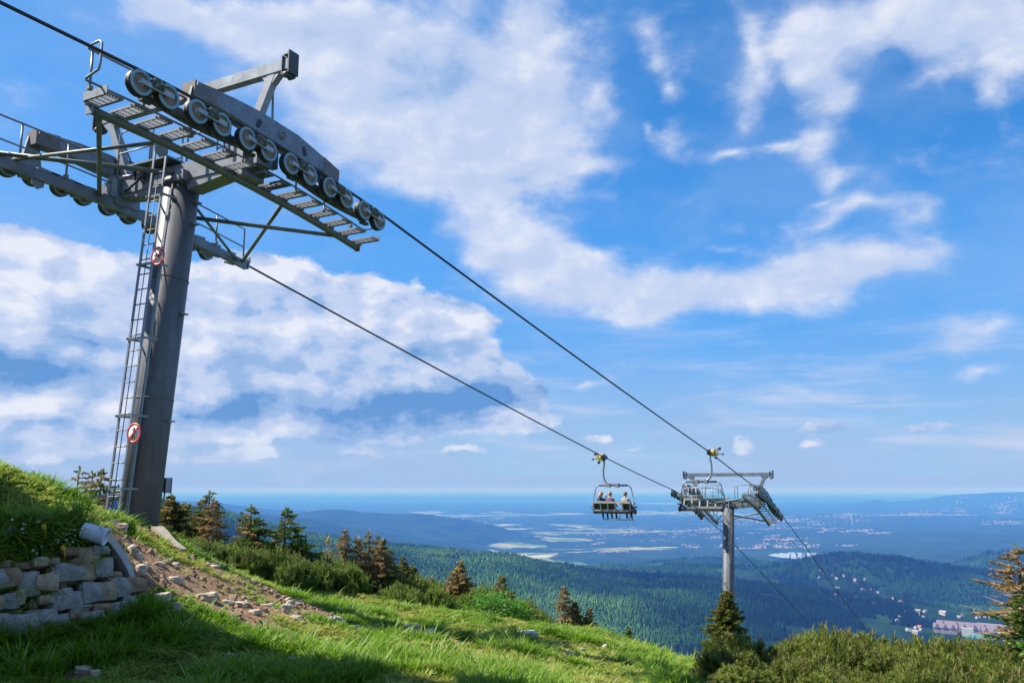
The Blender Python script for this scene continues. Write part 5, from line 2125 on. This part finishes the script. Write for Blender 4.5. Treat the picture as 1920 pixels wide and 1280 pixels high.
# bright broad-leaved bush in the thicket
def leafy_bush(u, v_top, Y, r, label, seed):
    rr = random.Random(seed)
    tip = at(u, v_top, Y)
    zg = gz(tip.x, tip.y)
    h = tip.z - zg
    T = empty('leafy_bush', (tip.x, tip.y, zg - .05))
    tag(T, label, 'bush')
    g, w = MB(), MB()
    for k in range(26):
        a = rr.uniform(0, 6.28)
        q = math.sqrt(rr.random())
        e = Vector((math.cos(a) * q * r, math.sin(a) * q * r, h * (1.0 - .5 * q * q) * rr.uniform(.75, 1.0)))
        w.tube([(math.cos(a) * .1, math.sin(a) * .1, 0), e * .55, e], [.02, .012, .004], 4, 0, False)
        for q2 in range(75):
            t = rr.uniform(.4, 1.02)
            c = (e * .55).lerp(e, (t - .4) / .6) + Vector((rr.gauss(0, .10), rr.gauss(0, .10), rr.gauss(0, .08)))
            n = Vector((rr.gauss(0, 1), rr.gauss(0, 1), rr.gauss(.6, 1))).normalized()
            x1, y1 = perp(n)
            s = rr.uniform(.022, .04)
            g.add([c - x1 * s, c + y1 * s * .6, c + x1 * s, c - y1 * s * .6], [(0, 1, 2, 3)])
    w.build('stems', M['bark'], T, fix=False)
    g.build('crown', M['leaf'], T, fix=False)


leafy_bush(912, 1096, 23.6, 1.05, 'bright green leafy bush in the dwarf pine thicket', 3)
leafy_bush(958, 1118, 24.2, .65, 'smaller bright leafy bush right of the larger one', 4)
leafy_bush(1925, 1200, 12.6, .5, 'fresh green leafy bush at the right edge among the dwarf pines', 5)

# ------------------------------------------------------------------ stones


def stone_mesh(seed, sx, sy, sz, sub=2, rough=.22, boxy=.55):
    rr = random.Random(seed)
    bm = bmesh.new()
    bmesh.ops.create_cube(bm, size=2.0)
    bmesh.ops.subdivide_edges(bm, edges=bm.edges, cuts=sub, use_grid_fill=True)
    ph = [rr.uniform(0, 6.28) for _ in range(6)]
    for v in bm.verts:
        p = v.co.copy()
        s = p.normalized() * 1.25
        q = p.lerp(s, 1 - boxy)
        n = math.sin(q.x * 2.3 + ph[0]) * math.sin(q.y * 2.7 + ph[1]) + .6 * math.sin(q.z * 3.1 + ph[2] + q.x * 1.7)
        q *= 1 + rough * .5 * n + rr.uniform(-.5, .5) * rough * .35
        v.co = (q.x * sx, q.y * sy, q.z * sz)
    me = bpy.data.meshes.new('stone')
    bm.to_mesh(me)
    bm.free()
    return me


wall = empty('stone_wall', (WB0.x, WB0.y, WB0.z))
tag(wall, 'shaded granite boulder wall holding up the grass bank', 'wall')
wall_inv = Matrix.Translation(-Vector(wall.location))


def WLp(p):
    return Vector(p) - Vector(wall.location)


# dark earth between the stones: an uneven sheet behind the faces
nx, nz = 46, 26
bm_ = MB()
vs_, fs = [], []
for j in range(nz):
    for i in range(nx):
        s = -3.0 + (WL + 3.0) * i / (nx - 1)
        t = -.25 + 1.55 * j / (nz - 1)
        lim = 1.12 - max(0, (s - (WL - .45)) / .45) ** 2 * .95 if s > 0 else 1.12
        t = min(t, lim)
        p = WB0 + WD * s + WUP * t
        n = (fbm(np.array([s * 4.0]), np.array([t * 4.0]), 71, 3)[0] - .5) * .14
        p = p + WNORM * (-.08 + n - max(0, t - .9) * .25)
        vs_.append(WLp(p))
for j in range(nz - 1):
    for i in range(nx - 1):
        fs.append((j * nx + i, j * nx + i + 1, (j + 1) * nx + i + 1, (j + 1) * nx + i))
bm_.add(vs_, fs, 0, True)
bm_.build('earth_joint', M['soil_dark'], wall, fix=False)
WST = [  # centre and size in the survey drawing (quarter pixels), tone
    (45, 745, 95, 160, 'b'), (190, 790, 112, 215, 'g'), (310, 780, 112, 145, 't'), (512, 700, 165, 160, 'g'), (630, 640, 112, 262, 't'), (742, 670, 98, 150, 'g'), (722, 540, 88, 80, 'g'), (432, 905, 112, 170, 'g'),
    (540, 920, 66, 190, 'g'), (665, 850, 112, 180, 'g'), (770, 842, 76, 165, 't'), (877, 815, 115, 158, 'g'), (985, 795, 100, 130, 'b'), (840, 980, 122, 130, 'g'), (940, 930, 72, 140, 'g'), (95, 1105, 192, 190, 'g'),
    (290, 1075, 155, 222, 'g'), (425, 1060, 84, 105, 'g'), (50, 915, 92, 135, 'g'), (118, 890, 46, 130, 't'), (312, 910, 82, 72, 't'), (560, 1020, 98, 80, 'b'), (650, 1030, 118, 80, 'g'), (722, 970, 88, 80, 'b'),
    (600, 1105, 150, 70, 'g'), (475, 1135, 130, 70, 'b'), (268, 628, 72, 78, 't'), (50, 390, 100, 100, 'g'), (532, 545, 112, 78, 'b'), (562, 622, 72, 64, 'b'), (510, 362, 90, 50, 'b'), (610, 880, 40, 120, 'b'),
    (25, 640, 60, 70, 'b'), (400, 700, 60, 90, 'b'), (720, 1060, 70, 60, 'g'), (225, 940, 40, 70, 'b'), (820, 730, 70, 70, 'b'), (370, 620, 80, 60, 't'), (150, 650, 80, 60, 'b'), (440, 800, 60, 50, 'b'), (90, 1000, 60, 40, 'b'), (620, 960, 60, 40, 'g'),
    (-80, 760, 150, 170, 'g'), (-90, 930, 130, 130, 't'), (-110, 1100, 180, 180, 'g'), (-250, 800, 150, 190, 'b'), (-260, 1010, 160, 170, 'g'), (-420, 900, 160, 200, 'g'), (-430, 1110, 170, 150, 'g'), (-580, 1000, 150, 180, 't')]
tone = {'g': 'granite', 't': 'granite_tan', 'b': 'granite_brown'}
for i, (cx, cy2, w, h, t) in enumerate(WST):
    u, v = cx / 4, 900 + cy2 / 4
    p = wall_pt(u, v)
    rdist = p.y
    hw = w / 8 / F * rdist * 1.12 / max(.5, abs(WD.x) * .98)
    hh = h / 8 / F * rdist * 1.06
    me = stone_mesh(i + 300, hw * .80, .13, hh * .81, 3, .16, .58)
    me.materials.append(M[tone[t]])
    for pl in me.polygons:
        pl.use_smooth = False
    o = link_mesh('stone', me, wall)
    X, Yv, Z = WD, -WNORM, WUP
    rot = Matrix((X, Yv, Z)).transposed().to_4x4()
    o.matrix_local = Matrix.Translation(WLp(p + WNORM * (random.Random(i).uniform(-.02, .03) - (.05 if i in (31, 32, 33, 35, 37, 38, 39, 40) else .10 if i in (27, 30) else 0)))) @ rot @ Matrix.Rotation(random.Random(i + 50).uniform(-.08, .08), 4, 'Y')
# curved concrete end of the wall
cap = [(168, 990), (190, 1003), (208, 1022), (224, 1044), (236, 1066), (243, 1086)]
cb = MB()
nrm_o = []
pp = [wall_pt(u, v, .04) for u, v in cap]
for i, p in enumerate(pp):
    d = (pp[min(i + 1, len(pp) - 1)] - pp[max(i - 1, 0)]).normalized()
    nrm_o.append((WNORM.cross(d)).normalized())
n_ = len(pp)
ring = []
for i, p in enumerate(pp):
    th = (.02, .035, .04, .04, .035, .02)[i]
    a = nrm_o[i] if nrm_o[i].x > 0 else -nrm_o[i]
    ring.append([p - a * (.02 + th * .5) + WNORM * .06, p + a * th + WNORM * .04, p + a * th - WNORM * .6, p - a * (.02 + th * .5) - WNORM * .6])
vs_ = [WLp(q) for r_ in ring for q in r_]
fs = []
for i in range(n_ - 1):
    for j in range(4):
        fs.append((i * 4 + j, i * 4 + (j + 1) % 4, (i + 1) * 4 + (j + 1) % 4, (i + 1) * 4 + j))
fs += [(0, 1, 2, 3), tuple((n_ - 1) * 4 + j for j in range(4))]
cb.add(vs_, fs)
cb.build('coping', M['concrete'], wall)

# plastic pipe end
p0, p1 = wall_pt(149, 997, .09), wall_pt(179, 1014, .22)
b = MB()
d = (p1 - p0).normalized()
b.lathe(p0, d, [(.082, 0), (.082, (p1 - p0).length), (.088, (p1 - p0).length), (.088, (p1 - p0).length + .012), (.074, (p1 - p0).length + .012), (.074, .02)], 24)
tag(b.build('drain_pipe', M['pvc']), 'pale plastic drain pipe end sticking out over the stone wall', 'pipe')

# timber boards lying on the slope right of the tower
b = MB()
pa, pb = at(288, 1012, 14.8), at(342, 1040, 14.0)
pa.z, pb.z = gz(pa.x, pa.y) + .10, gz(pb.x, pb.y) + .08
b.bar(pa, pb, .12, .05)
b.bar(pa + Vector((.05, .13, .0)), pb + Vector((-.1, .13, .01)), .09, .05)
tag(b.build('timber_board', M['timber']), 'weathered board lying on the slope below the tower foot', 'board')

# concrete hatch on the meadow
p = at(986, 1187, 19.0)
zt = p.z
b = MB()
b.box((0, 0, .05), (.225, .22, .05))
b.box((0, 0, -.10), (.19, .19, .10))
hat = empty('inspection_shaft', (p.x, p.y, zt - .02), R(12))
tag(hat, 'low square concrete shaft with flat lid on the meadow', 'shaft')
b2 = MB()
b2.box((0, 0, -.12), (.20, .19, .12))
b2.build('shaft_ring', M['granite_tan'], hat)
b3 = MB()
b3.hexa([(-.235, -.22, 0), (.235, -.22, 0), (.235, .22, 0), (-.235, .22, 0), (-.225, -.21, .055), (.225, -.21, .055), (.225, .21, .055), (-.225, .21, .055)])
b3.build('lid', M['concrete'], hat)

for i, (u, v, Y, w, h, lab) in enumerate(RK):
    p = at(u, v, Y)
    k = Y / F
    me = stone_mesh(i + 10, w * k * .55, w * k * .45, max(h * k * .62, w * k * .22), 2, .34, .28)
    me.materials.append(M['rock'])
    o = link_mesh('rock', me, None, (p.x, p.y, gz(p.x, p.y) + h * k * .30), (rnd.uniform(-.1, .1), rnd.uniform(-.1, .1), rnd.uniform(0, 6.3)))
    tag(o, lab, 'rock', 'rocks lying on the slope')

# gravel chips on the bare earth: past counting
cp = []
for k in range(3):
    me = stone_mesh(900 + k, .5, .4, .3, 1, .3, .5)
    me.materials.append(M['chip'])
    cp.append(bpy.data.objects.new('chip', me))
cpb = []
for k in range(2):
    me = stone_mesh(910 + k, .5, .4, .3, 1, .3, .5)
    me.materials.append(M['granite_brown'])
    cp.append(bpy.data.objects.new('chip', me))
x = nrs.uniform(-7, 3.5, 60000)
y = nrs.uniform(8, 19, 60000)
dd = dirt(x, y)
ok = (dd > .42) & (nrs.random_sample(len(x)) < .14) & ~on_wall(x, y) & (beyond_line(x, y) < 0)
x, y = x[ok], y[ok]
n = len(x)
s = .025 + .11 * nrs.random_sample(n) ** 6
o = scatter('gravel', np.stack([x, y, near_h(x, y)], 1), nrs.uniform(0, 6.28, (n, 3)), np.stack([s, s, s * .8], 1), np.zeros(n), cp)
tag(o, 'loose stones and gravel on the bare earth', 'gravel')

# small white flowers and two yellow ones on the bank above the wall
fm = MB()
for k in range(5):
    a = k * 1.2566
    fm.add([(0, 0, 0), (.016 * math.cos(a - .4), .016 * math.sin(a - .4), .004), (.024 * math.cos(a), .024 * math.sin(a), .002), (.016 * math.cos(a + .4), .016 * math.sin(a + .4), .004)], [(0, 1, 2, 3)])
fl = proto('flower', fm, M['petal'])
FP_ = []
rf = random.Random(4)
for (u, v, n, su, sv) in ((30, 992, 9, 30, 16), (110, 1005, 12, 25, 14), (118, 1020, 6, 14, 10), (90, 1075, 6, 8, 12), (112, 1110, 7, 8, 14), (60, 1035, 4, 30, 12)):
    for k in range(n):
        FP_.append(wall_pt(u + rf.gauss(0, su * .6), v + rf.gauss(0, sv * .6), .10 + rf.uniform(0, .08)))
n = len(FP_)
o = scatter('white_flowers', np.array([tuple(p) for p in FP_]), np.stack([nrs.normal(1.1, .3, n), nrs.normal(0, .4, n), nrs.uniform(0, .8, n)], 1), np.ones((n, 3)) * nrs.uniform(.3, .55, (n, 1)), np.zeros(n), [fl])
tag(o, 'tiny white flowers on the bank and wall', 'flowers')
for (u, v, lab) in ((108, 1031, 'yellow flower head on the bank over the wall joints'), (72, 992, 'small yellow flower among the white ones on the bank')):
    b = MB()
    p = wall_pt(u, v, .14)
    for k in range(9):
        a = k * .698
        b.add([(0, -.01, 0), (.022 * math.cos(a - .3), -.014, .022 * math.sin(a - .3)), (.03 * math.cos(a), -.008, .03 * math.sin(a)), (.022 * math.cos(a + .3), -.014, .022 * math.sin(a + .3))], [(0, 1, 2, 3)])
    b.tube([(0, 0, 0), (0, .05, -.12)], .004, 4)
    tag(b.build('yellow_flower', M['petal_y'], loc=p), lab, 'flower')

# grass growing out of the wall joints and hanging over its edge
P_, R_, S_, V_ = [], [], [], []
for k in range(780):
    if k < 330:
        s, t = rf.uniform(-2.0, WL - .35), 1.0 + rf.uniform(-.16, .12)
    else:
        s, t = rf.uniform(-2.0, WL), rf.uniform(.0, 1.0)
        if fbm(np.array([s * 2.2]), np.array([t * 2.6]), 77, 2)[0] < .46:
            continue
    if s > WL - .45 and t > 1.05 - ((s - (WL - .45)) / .45) ** 2 * .9:
        continue
    p = WB0 + WD * s + WUP * t + WNORM * rf.uniform(-.02, .05)
    P_.append(tuple(p))
    R_.append((rf.uniform(.3, .9), rf.uniform(-.3, .3), rf.uniform(-.6, .9)))
    w = rf.uniform(.6, 1.0)
    S_.append((w, w, rf.uniform(.35, .85) * (1.1 if k < 330 else .7)))
    V_.append(rf.randrange(6))
for k in range(260):      # at the foot, blades over the lowest stones
    s = rf.uniform(-2.2, WL + .1)
    p = WB0 + WD * s + WNORM * rf.uniform(.02, .12)
    P_.append((p.x, p.y, gz(p.x, p.y) - .02))
    R_.append((rf.uniform(-.1, .35), rf.uniform(-.2, .2), rf.uniform(0, 6.28)))
    S_.append((1, 1, rf.uniform(.5, 1.0)))
    V_.append(rf.randrange(4))
n = len(P_)
o = scatter('wall_grass', np.array(P_), np.array(R_), np.array(S_), nrs.uniform(0, .35, n), gp, np.array(V_))
tag(o, 'grass tufts hanging over the stone wall', 'grass')
# ------------------------------------------------------------------ houses down in the valley


def ground_at(u, v, d):
    r = ray(u, v)
    k = d / math.hypot(r.x, r.y)
    x, y = r.x * k, r.y * k
    return x, y, float(far_at(x, y)[0])


def on_far_ground(u, v, d0=2500, d1=9000):
    """where the line of sight at (u, v) meets the far ground"""
    r = ray(u, v)
    r = r / math.hypot(r.x, r.y)
    d = np.linspace(d0, d1, 1400)
    z = far_h(np.full_like(d, math.atan2(r.x, r.y)), d)
    hit = np.where(r.z * d <= z)[0]
    i = hit[0] if len(hit) else len(d) - 1
    return r.x * d[i], r.y * d[i], z[i]


def house_meshes(L, W, H, RH, wm, rm):
    b = MB()
    b.box((0, 0, H / 2 - 2), (L, W, H / 2 + 2))
    b.prism([(-L, -W, H), (-L, W, H), (-L, 0, H + RH * .97)], (2 * L, 0, 0))
    w = b.mesh('wall', M[wm])
    b = MB()
    o = .9
    for s in (-1, 1):
        b.hexa([(-L - o, s * (W + o), H - o * RH / W), (L + o, s * (W + o), H - o * RH / W), (L + o, 0, H + RH), (-L - o, 0, H + RH),
                (-L - o, s * (W + o), H + .5 - o * RH / W), (L + o, s * (W + o), H + .5 - o * RH / W), (L + o, 0, H + RH + .5), (-L - o, 0, H + RH + .5)])
    b.box((L * .3, W * .35, H + RH * .9), (.6, .6, RH * .5))
    r = b.mesh('roof', M[rm])
    b.fix(r)
    b = MB()
    for s in (-1, 1):
        for k in range(3):
            for z in (H * .3, H * .75):
                b.box((-L * .6 + L * .6 * k, s * (W + .02), z), (.7, .05, .8))
    return w, r, b.mesh('windows', M['glass'])


HM = [house_meshes(8, 6, 7, 6, 'wall_white', 'roof_red'), house_meshes(9, 6, 8, 5, 'wall_white', 'roof_grey'), house_meshes(7, 6, 6, 6, 'wall_tan', 'roof_red'), house_meshes(13, 8, 9, 5, 'wall_white', 'roof_grey')]
HOUSES = []
rh = random.Random(77)
clusters = [((1535, 1075), 3, 10, 5, 'upper left cluster of houses on the dark wooded slope'), ((1595, 1082), 7, 18, 6, 'row below the dark hill top'), ((1612, 1107), 6, 10, 6, 'red-roofed cluster on the dark slope'),
            ((1617, 1122), 7, 12, 4, 'white cluster just under the red-roofed one'), ((1580, 1112), 4, 9, 5, 'pale houses left of the red-roofed cluster'), ((1645, 1113), 1, 2, 1, 'single white house right of the red-roofed cluster'),
            ((1677, 1121), 1, 2, 1, 'lone small white house above the street'), ((1643, 1137), 2, 5, 3, 'dim pair of houses below the white cluster'), ((1690, 1147), 6, 5, 14, 'red and white column above the hotel'),
            ((1735, 1153), 4, 9, 8, 'pale houses just left of the hotel'), ((1715, 1181), 6, 16, 3, 'white cluster behind the dead stub'), ((1768, 1153), 1, 2, 1, 'house with a big bright red roof beside the hotel'),
            ((1800, 1155), 2, 6, 2, 'small houses behind the hotel roofs'), ((1840, 1157), 3, 14, 3, 'houses behind the right part of the hotel'), ((1764, 1203), 2, 6, 3, 'pinkish houses below the hotel'), ((1812, 1207), 4, 18, 5, 'houses at the bottom right under the hotel'), ((1780, 1212), 1, 4, 1, 'white house low at the pines edge')]
for ((u, v), n, su, sv, lab) in clusters:
    spots = sorted((u + rh.gauss(0, su), v + rh.gauss(0, sv)) for _ in range(n))
    for k, (uu, vv) in enumerate(spots):
        x, y, z = on_far_ground(uu, vv)
        red = 'red' in lab
        hm = HM[rh.choice((0, 2)) if red and rh.random() < .7 else rh.choice((0, 1, 1, 3))]
        T = empty('house', (x, y, z + 1), rh.uniform(0, 3.14))
        sc = rh.uniform(.5, .85) * (1.9 if 'big bright' in lab else 1)
        T.scale = (sc, sc, sc)
        tag(T, lab if n == 1 else 'house %s from left in the %s' % (ORD[k + 1], lab), 'house', 'houses of the village in the valley')
        for nm, me in zip(('wall', 'roof', 'windows'), hm):
            link_mesh(nm, me, T)

# the large hotel
hx, hy, hz = on_far_ground(1822, 1188)
hd = math.hypot(hx, hy)
hot = empty('hotel', (hx, hy, hz - 6), math.atan2(-hx, hy) + R(-8))
tag(hot, 'huge hotel with long mauve roofs and a turquoise pool hall', 'hotel')
pxm = hd / F


def wing(x0, x1, y0, y1, H, RH, rm='roof_mauve', gables=0):
    b = MB()
    b.box(((x0 + x1) / 2, (y0 + y1) / 2, H / 2 - 8), ((x1 - x0) / 2, (y1 - y0) / 2, H / 2 + 8))
    w = b.build('wing', M['wall_tan'], hot)
    b = MB()
    ym = (y0 + y1) / 2
    o = 1.2
    b.prism([(x0 - o, y0 - o, H), (x0 - o, y1 + o, H), (x0 - o, ym, H + RH)], (x1 - x0 + 2 * o, 0, 0))
    for k in range(gables):
        xc = x0 + (x1 - x0) * (k + .5) / gables
        b.prism([(xc - 7, y0 - 3, H), (xc + 7, y0 - 3, H), (xc, y0 - 3, H + RH * .85)], (0, (y1 - y0) * .55, 0))
    b.build('roof', M[rm], w)
    b = MB()
    n = int((x1 - x0) / 5)
    for fl_ in range(int(H / 3.6)):
        for k in range(n):
            b.box((x0 + (x1 - x0) * (k + .5) / n, y0 - .05, 2.2 + fl_ * 3.6), (1.2, .1, .9))
    if b.v:
        b.build('windows', M['glass'], w)
    return w


Wd = 108 * pxm / 2
wing(-Wd, -Wd * .35, -20, 0, 20, 14, gables=3)
wing(-Wd * .95, Wd * .9, 10, 34, 24, 15, gables=5)
wing(-Wd * .3, Wd * .25, -14, 6, 22, 16, gables=2)
wing(Wd * .3, Wd * .98, -22, 0, 20, 14, gables=3)
wing(-Wd * .6, -Wd * .2, 44, 60, 26, 9, 'roof_grey')
wing(Wd * .1, Wd * .75, 46, 64, 27, 9, 'roof_grey')
b = MB()
b.box((-Wd * .06, -30, 10), (Wd * .16, 6, 18))
b.build('white_entrance', M['wall_white'], hot)
b = MB()
for k in range(5):
    xc = Wd * (.0 + .14 * k)
    b.prism([(xc - 8, -66 - 4 * k, 2), (xc + 8, -66 - 4 * k, 2), (xc + 6, -66 - 4 * k, 12), (xc, -66 - 4 * k, 16), (xc - 6, -66 - 4 * k, 12)], (0, 22, 0))
b.build('pool_hall', M['pool'], hot)
b = MB()
b.box((Wd * .55, -52, -1), (Wd * .5, 10, 5))
b.build('terrace', M['wall_white'], hot)

# far towns on the plain: past counting
hb = MB()
hb.box((0, 0, .5), (.5, .5, .5))
t1 = proto('town_house', hb, M['wall_white'])
hb2 = MB()
hb2.box((0, 0, .4), (.5, .4, .4))
hb2.prism([(-.5, -.42, .8), (-.5, .42, .8), (-.5, 0, 1.15)], (1, 0, 0), 1)
t2 = proto('town_house', hb2, [M['wall_white'], M['roof_red']])
PP, SS = [], []
rt = random.Random(8)
towns = [(1240, 998, 230, 70, 7), (1190, 1001, 130, 45, 4), (1330, 1003, 90, 30, 5), (1165, 1040, 160, 26, 4), (1420, 985, 210, 55, 5), (1480, 985, 330, 50, 4), (1500, 996, 130, 40, 4), (1640, 975, 120, 60, 3), (1760, 974, 330, 50, 3), (1870, 966, 280, 40, 4),
         (1900, 993, 130, 40, 4), (1600, 1011, 150, 30, 3), (1380, 1018, 90, 40, 4), (1460, 1028, 120, 50, 4), (1300, 1028, 50, 40, 3), (1500, 1036, 70, 40, 3), (1440, 1036, 110, 30, 2), (880, 1010, 18, 30, 3), (560, 1012, 6, 10, 2), (1010, 1010, 40, 20, 4), (1560, 974, 120, 60, 3), (1120, 1022, 40, 20, 3)]
for (u, v, n, su, sv) in towns:
    cl = [(u + rt.gauss(0, su), v + rt.gauss(0, sv)) for _ in range(max(3, n // 14))]
    for k in range(n):
        c = rt.choice(cl)
        r = ray(c[0] + rt.gauss(0, su * .22), min(1046, max(938, c[1] + rt.gauss(0, .9))))
        r = r / math.hypot(r.x, r.y)
        d = PLAIN / r.z if r.z < 0 else 20000
        if d > 42000 or d < 9100:
            continue
        x, y = r.x * d, r.y * d
        z = float(far_at(x, y)[0])
        PP.append((x, y, z))
        s = rt.uniform(8, 15) * (d / 12000) ** .3
        SS.append((s * rt.uniform(1, 2.4), s, s * rt.uniform(.7, 1.1)))
n = len(PP)
o = scatter('valley_towns', np.array(PP), np.stack([np.zeros(n), np.zeros(n), nrs.uniform(0, 3.1, n)], 1), np.array(SS), np.zeros(n), [t1, t2], (nrs.random_sample(n) < .2).astype(int))
tag(o, 'specks of far pale towns scattered over the hazy plain', 'towns')

# tall chimney standing in the plain
x, y, z = on_far_ground(1598, 984, 9200, 40000)
b = MB()
b.lathe((0, 0, 0), (0, 0, 1), [(9, 0), (5, 150), (4.2, 190), (0, 190)], 12)
tag(b.build('chimney_stack', M['wall_white'], loc=(x, y, z)), 'thin pale factory chimney rising from the far town', 'chimney')

# unseen hut added so its steep roof throws the shade over wall and grass
st = empty('added_shade_hut', (-15.5, 6.2, .1), 0)
tag(st, 'unseen steep-roofed timber hut added left of the wall to cast shade', 'building')
b = MB()
b.box((0, 0, 2.9), (3.9, 4.0, 3.7))
b.prism([(-3.9, -4.0, 6.6), (-3.9, 4.0, 6.6), (-3.9, 0, 16.0)], (7.8, 0, 0))
wl = b.build('wall', M['wood_wall'], st)
b = MB()
for s_ in (-1, 1):
    b.hexa([(-4.4, s_ * 4.5, 5.9), (4.4, s_ * 4.5, 5.9), (4.4, 0, 16.6), (-4.4, 0, 16.6), (-4.4, s_ * 4.5, 6.2), (4.4, s_ * 4.5, 6.2), (4.4, 0, 16.9), (-4.4, 0, 16.9)])
b.build('roof', M['roof_grey'], st)
for y_, z_ in ((-2.6, 3.2), (2.6, 3.2), (-1.2, 7.6), (1.2, 7.6)):
    b = MB()
    b.box((3.92, y_, z_), (.05, .6, .8))
    f_ = b.build('window', M['white'], st)
    b = MB()
    b.box((3.98, y_, z_), (.02, .5, .7))
    b.build('pane', M['glass'], f_)
b = MB()
b.box((3.93, .2, .9), (.05, .6, 1.4))
b.build('door', M['timber'], st)

# ------------------------------------------------------------------ haze over the whole country
hb = MB()
hb.box((0, 0, 0), (1, 1, 1))
mh = bpy.data.materials.new('valley_haze')
mh.use_nodes = True
t = mh.node_tree
t.nodes.clear()
N = NT(t)
out = N.n('ShaderNodeOutputMaterial')
pv = N.n('ShaderNodeVolumePrincipled')
pv.inputs['Color'].default_value = HAZE_COLOR + (1,)
pv.inputs['Absorption Color'].default_value = HAZE_ABSORB + (1,)
pv.inputs['Density'].default_value = HAZE_DENSITY
pv.inputs['Anisotropy'].default_value = 0.0
N.l(pv.outputs[0], out.inputs['Volume'])
x0, x1, y0, y1, z0, z1 = -90000, 90000, -60, 127000, -1010, 22
hz_ = hb.build('haze', mh, loc=((x0 + x1) / 2, (y0 + y1) / 2, (z0 + z1) / 2), scale=((x1 - x0) / 2, (y1 - y0) / 2, (z1 - z0) / 2))
tag(hz_, 'blue haze lying over the valley', 'haze', kind='stuff')
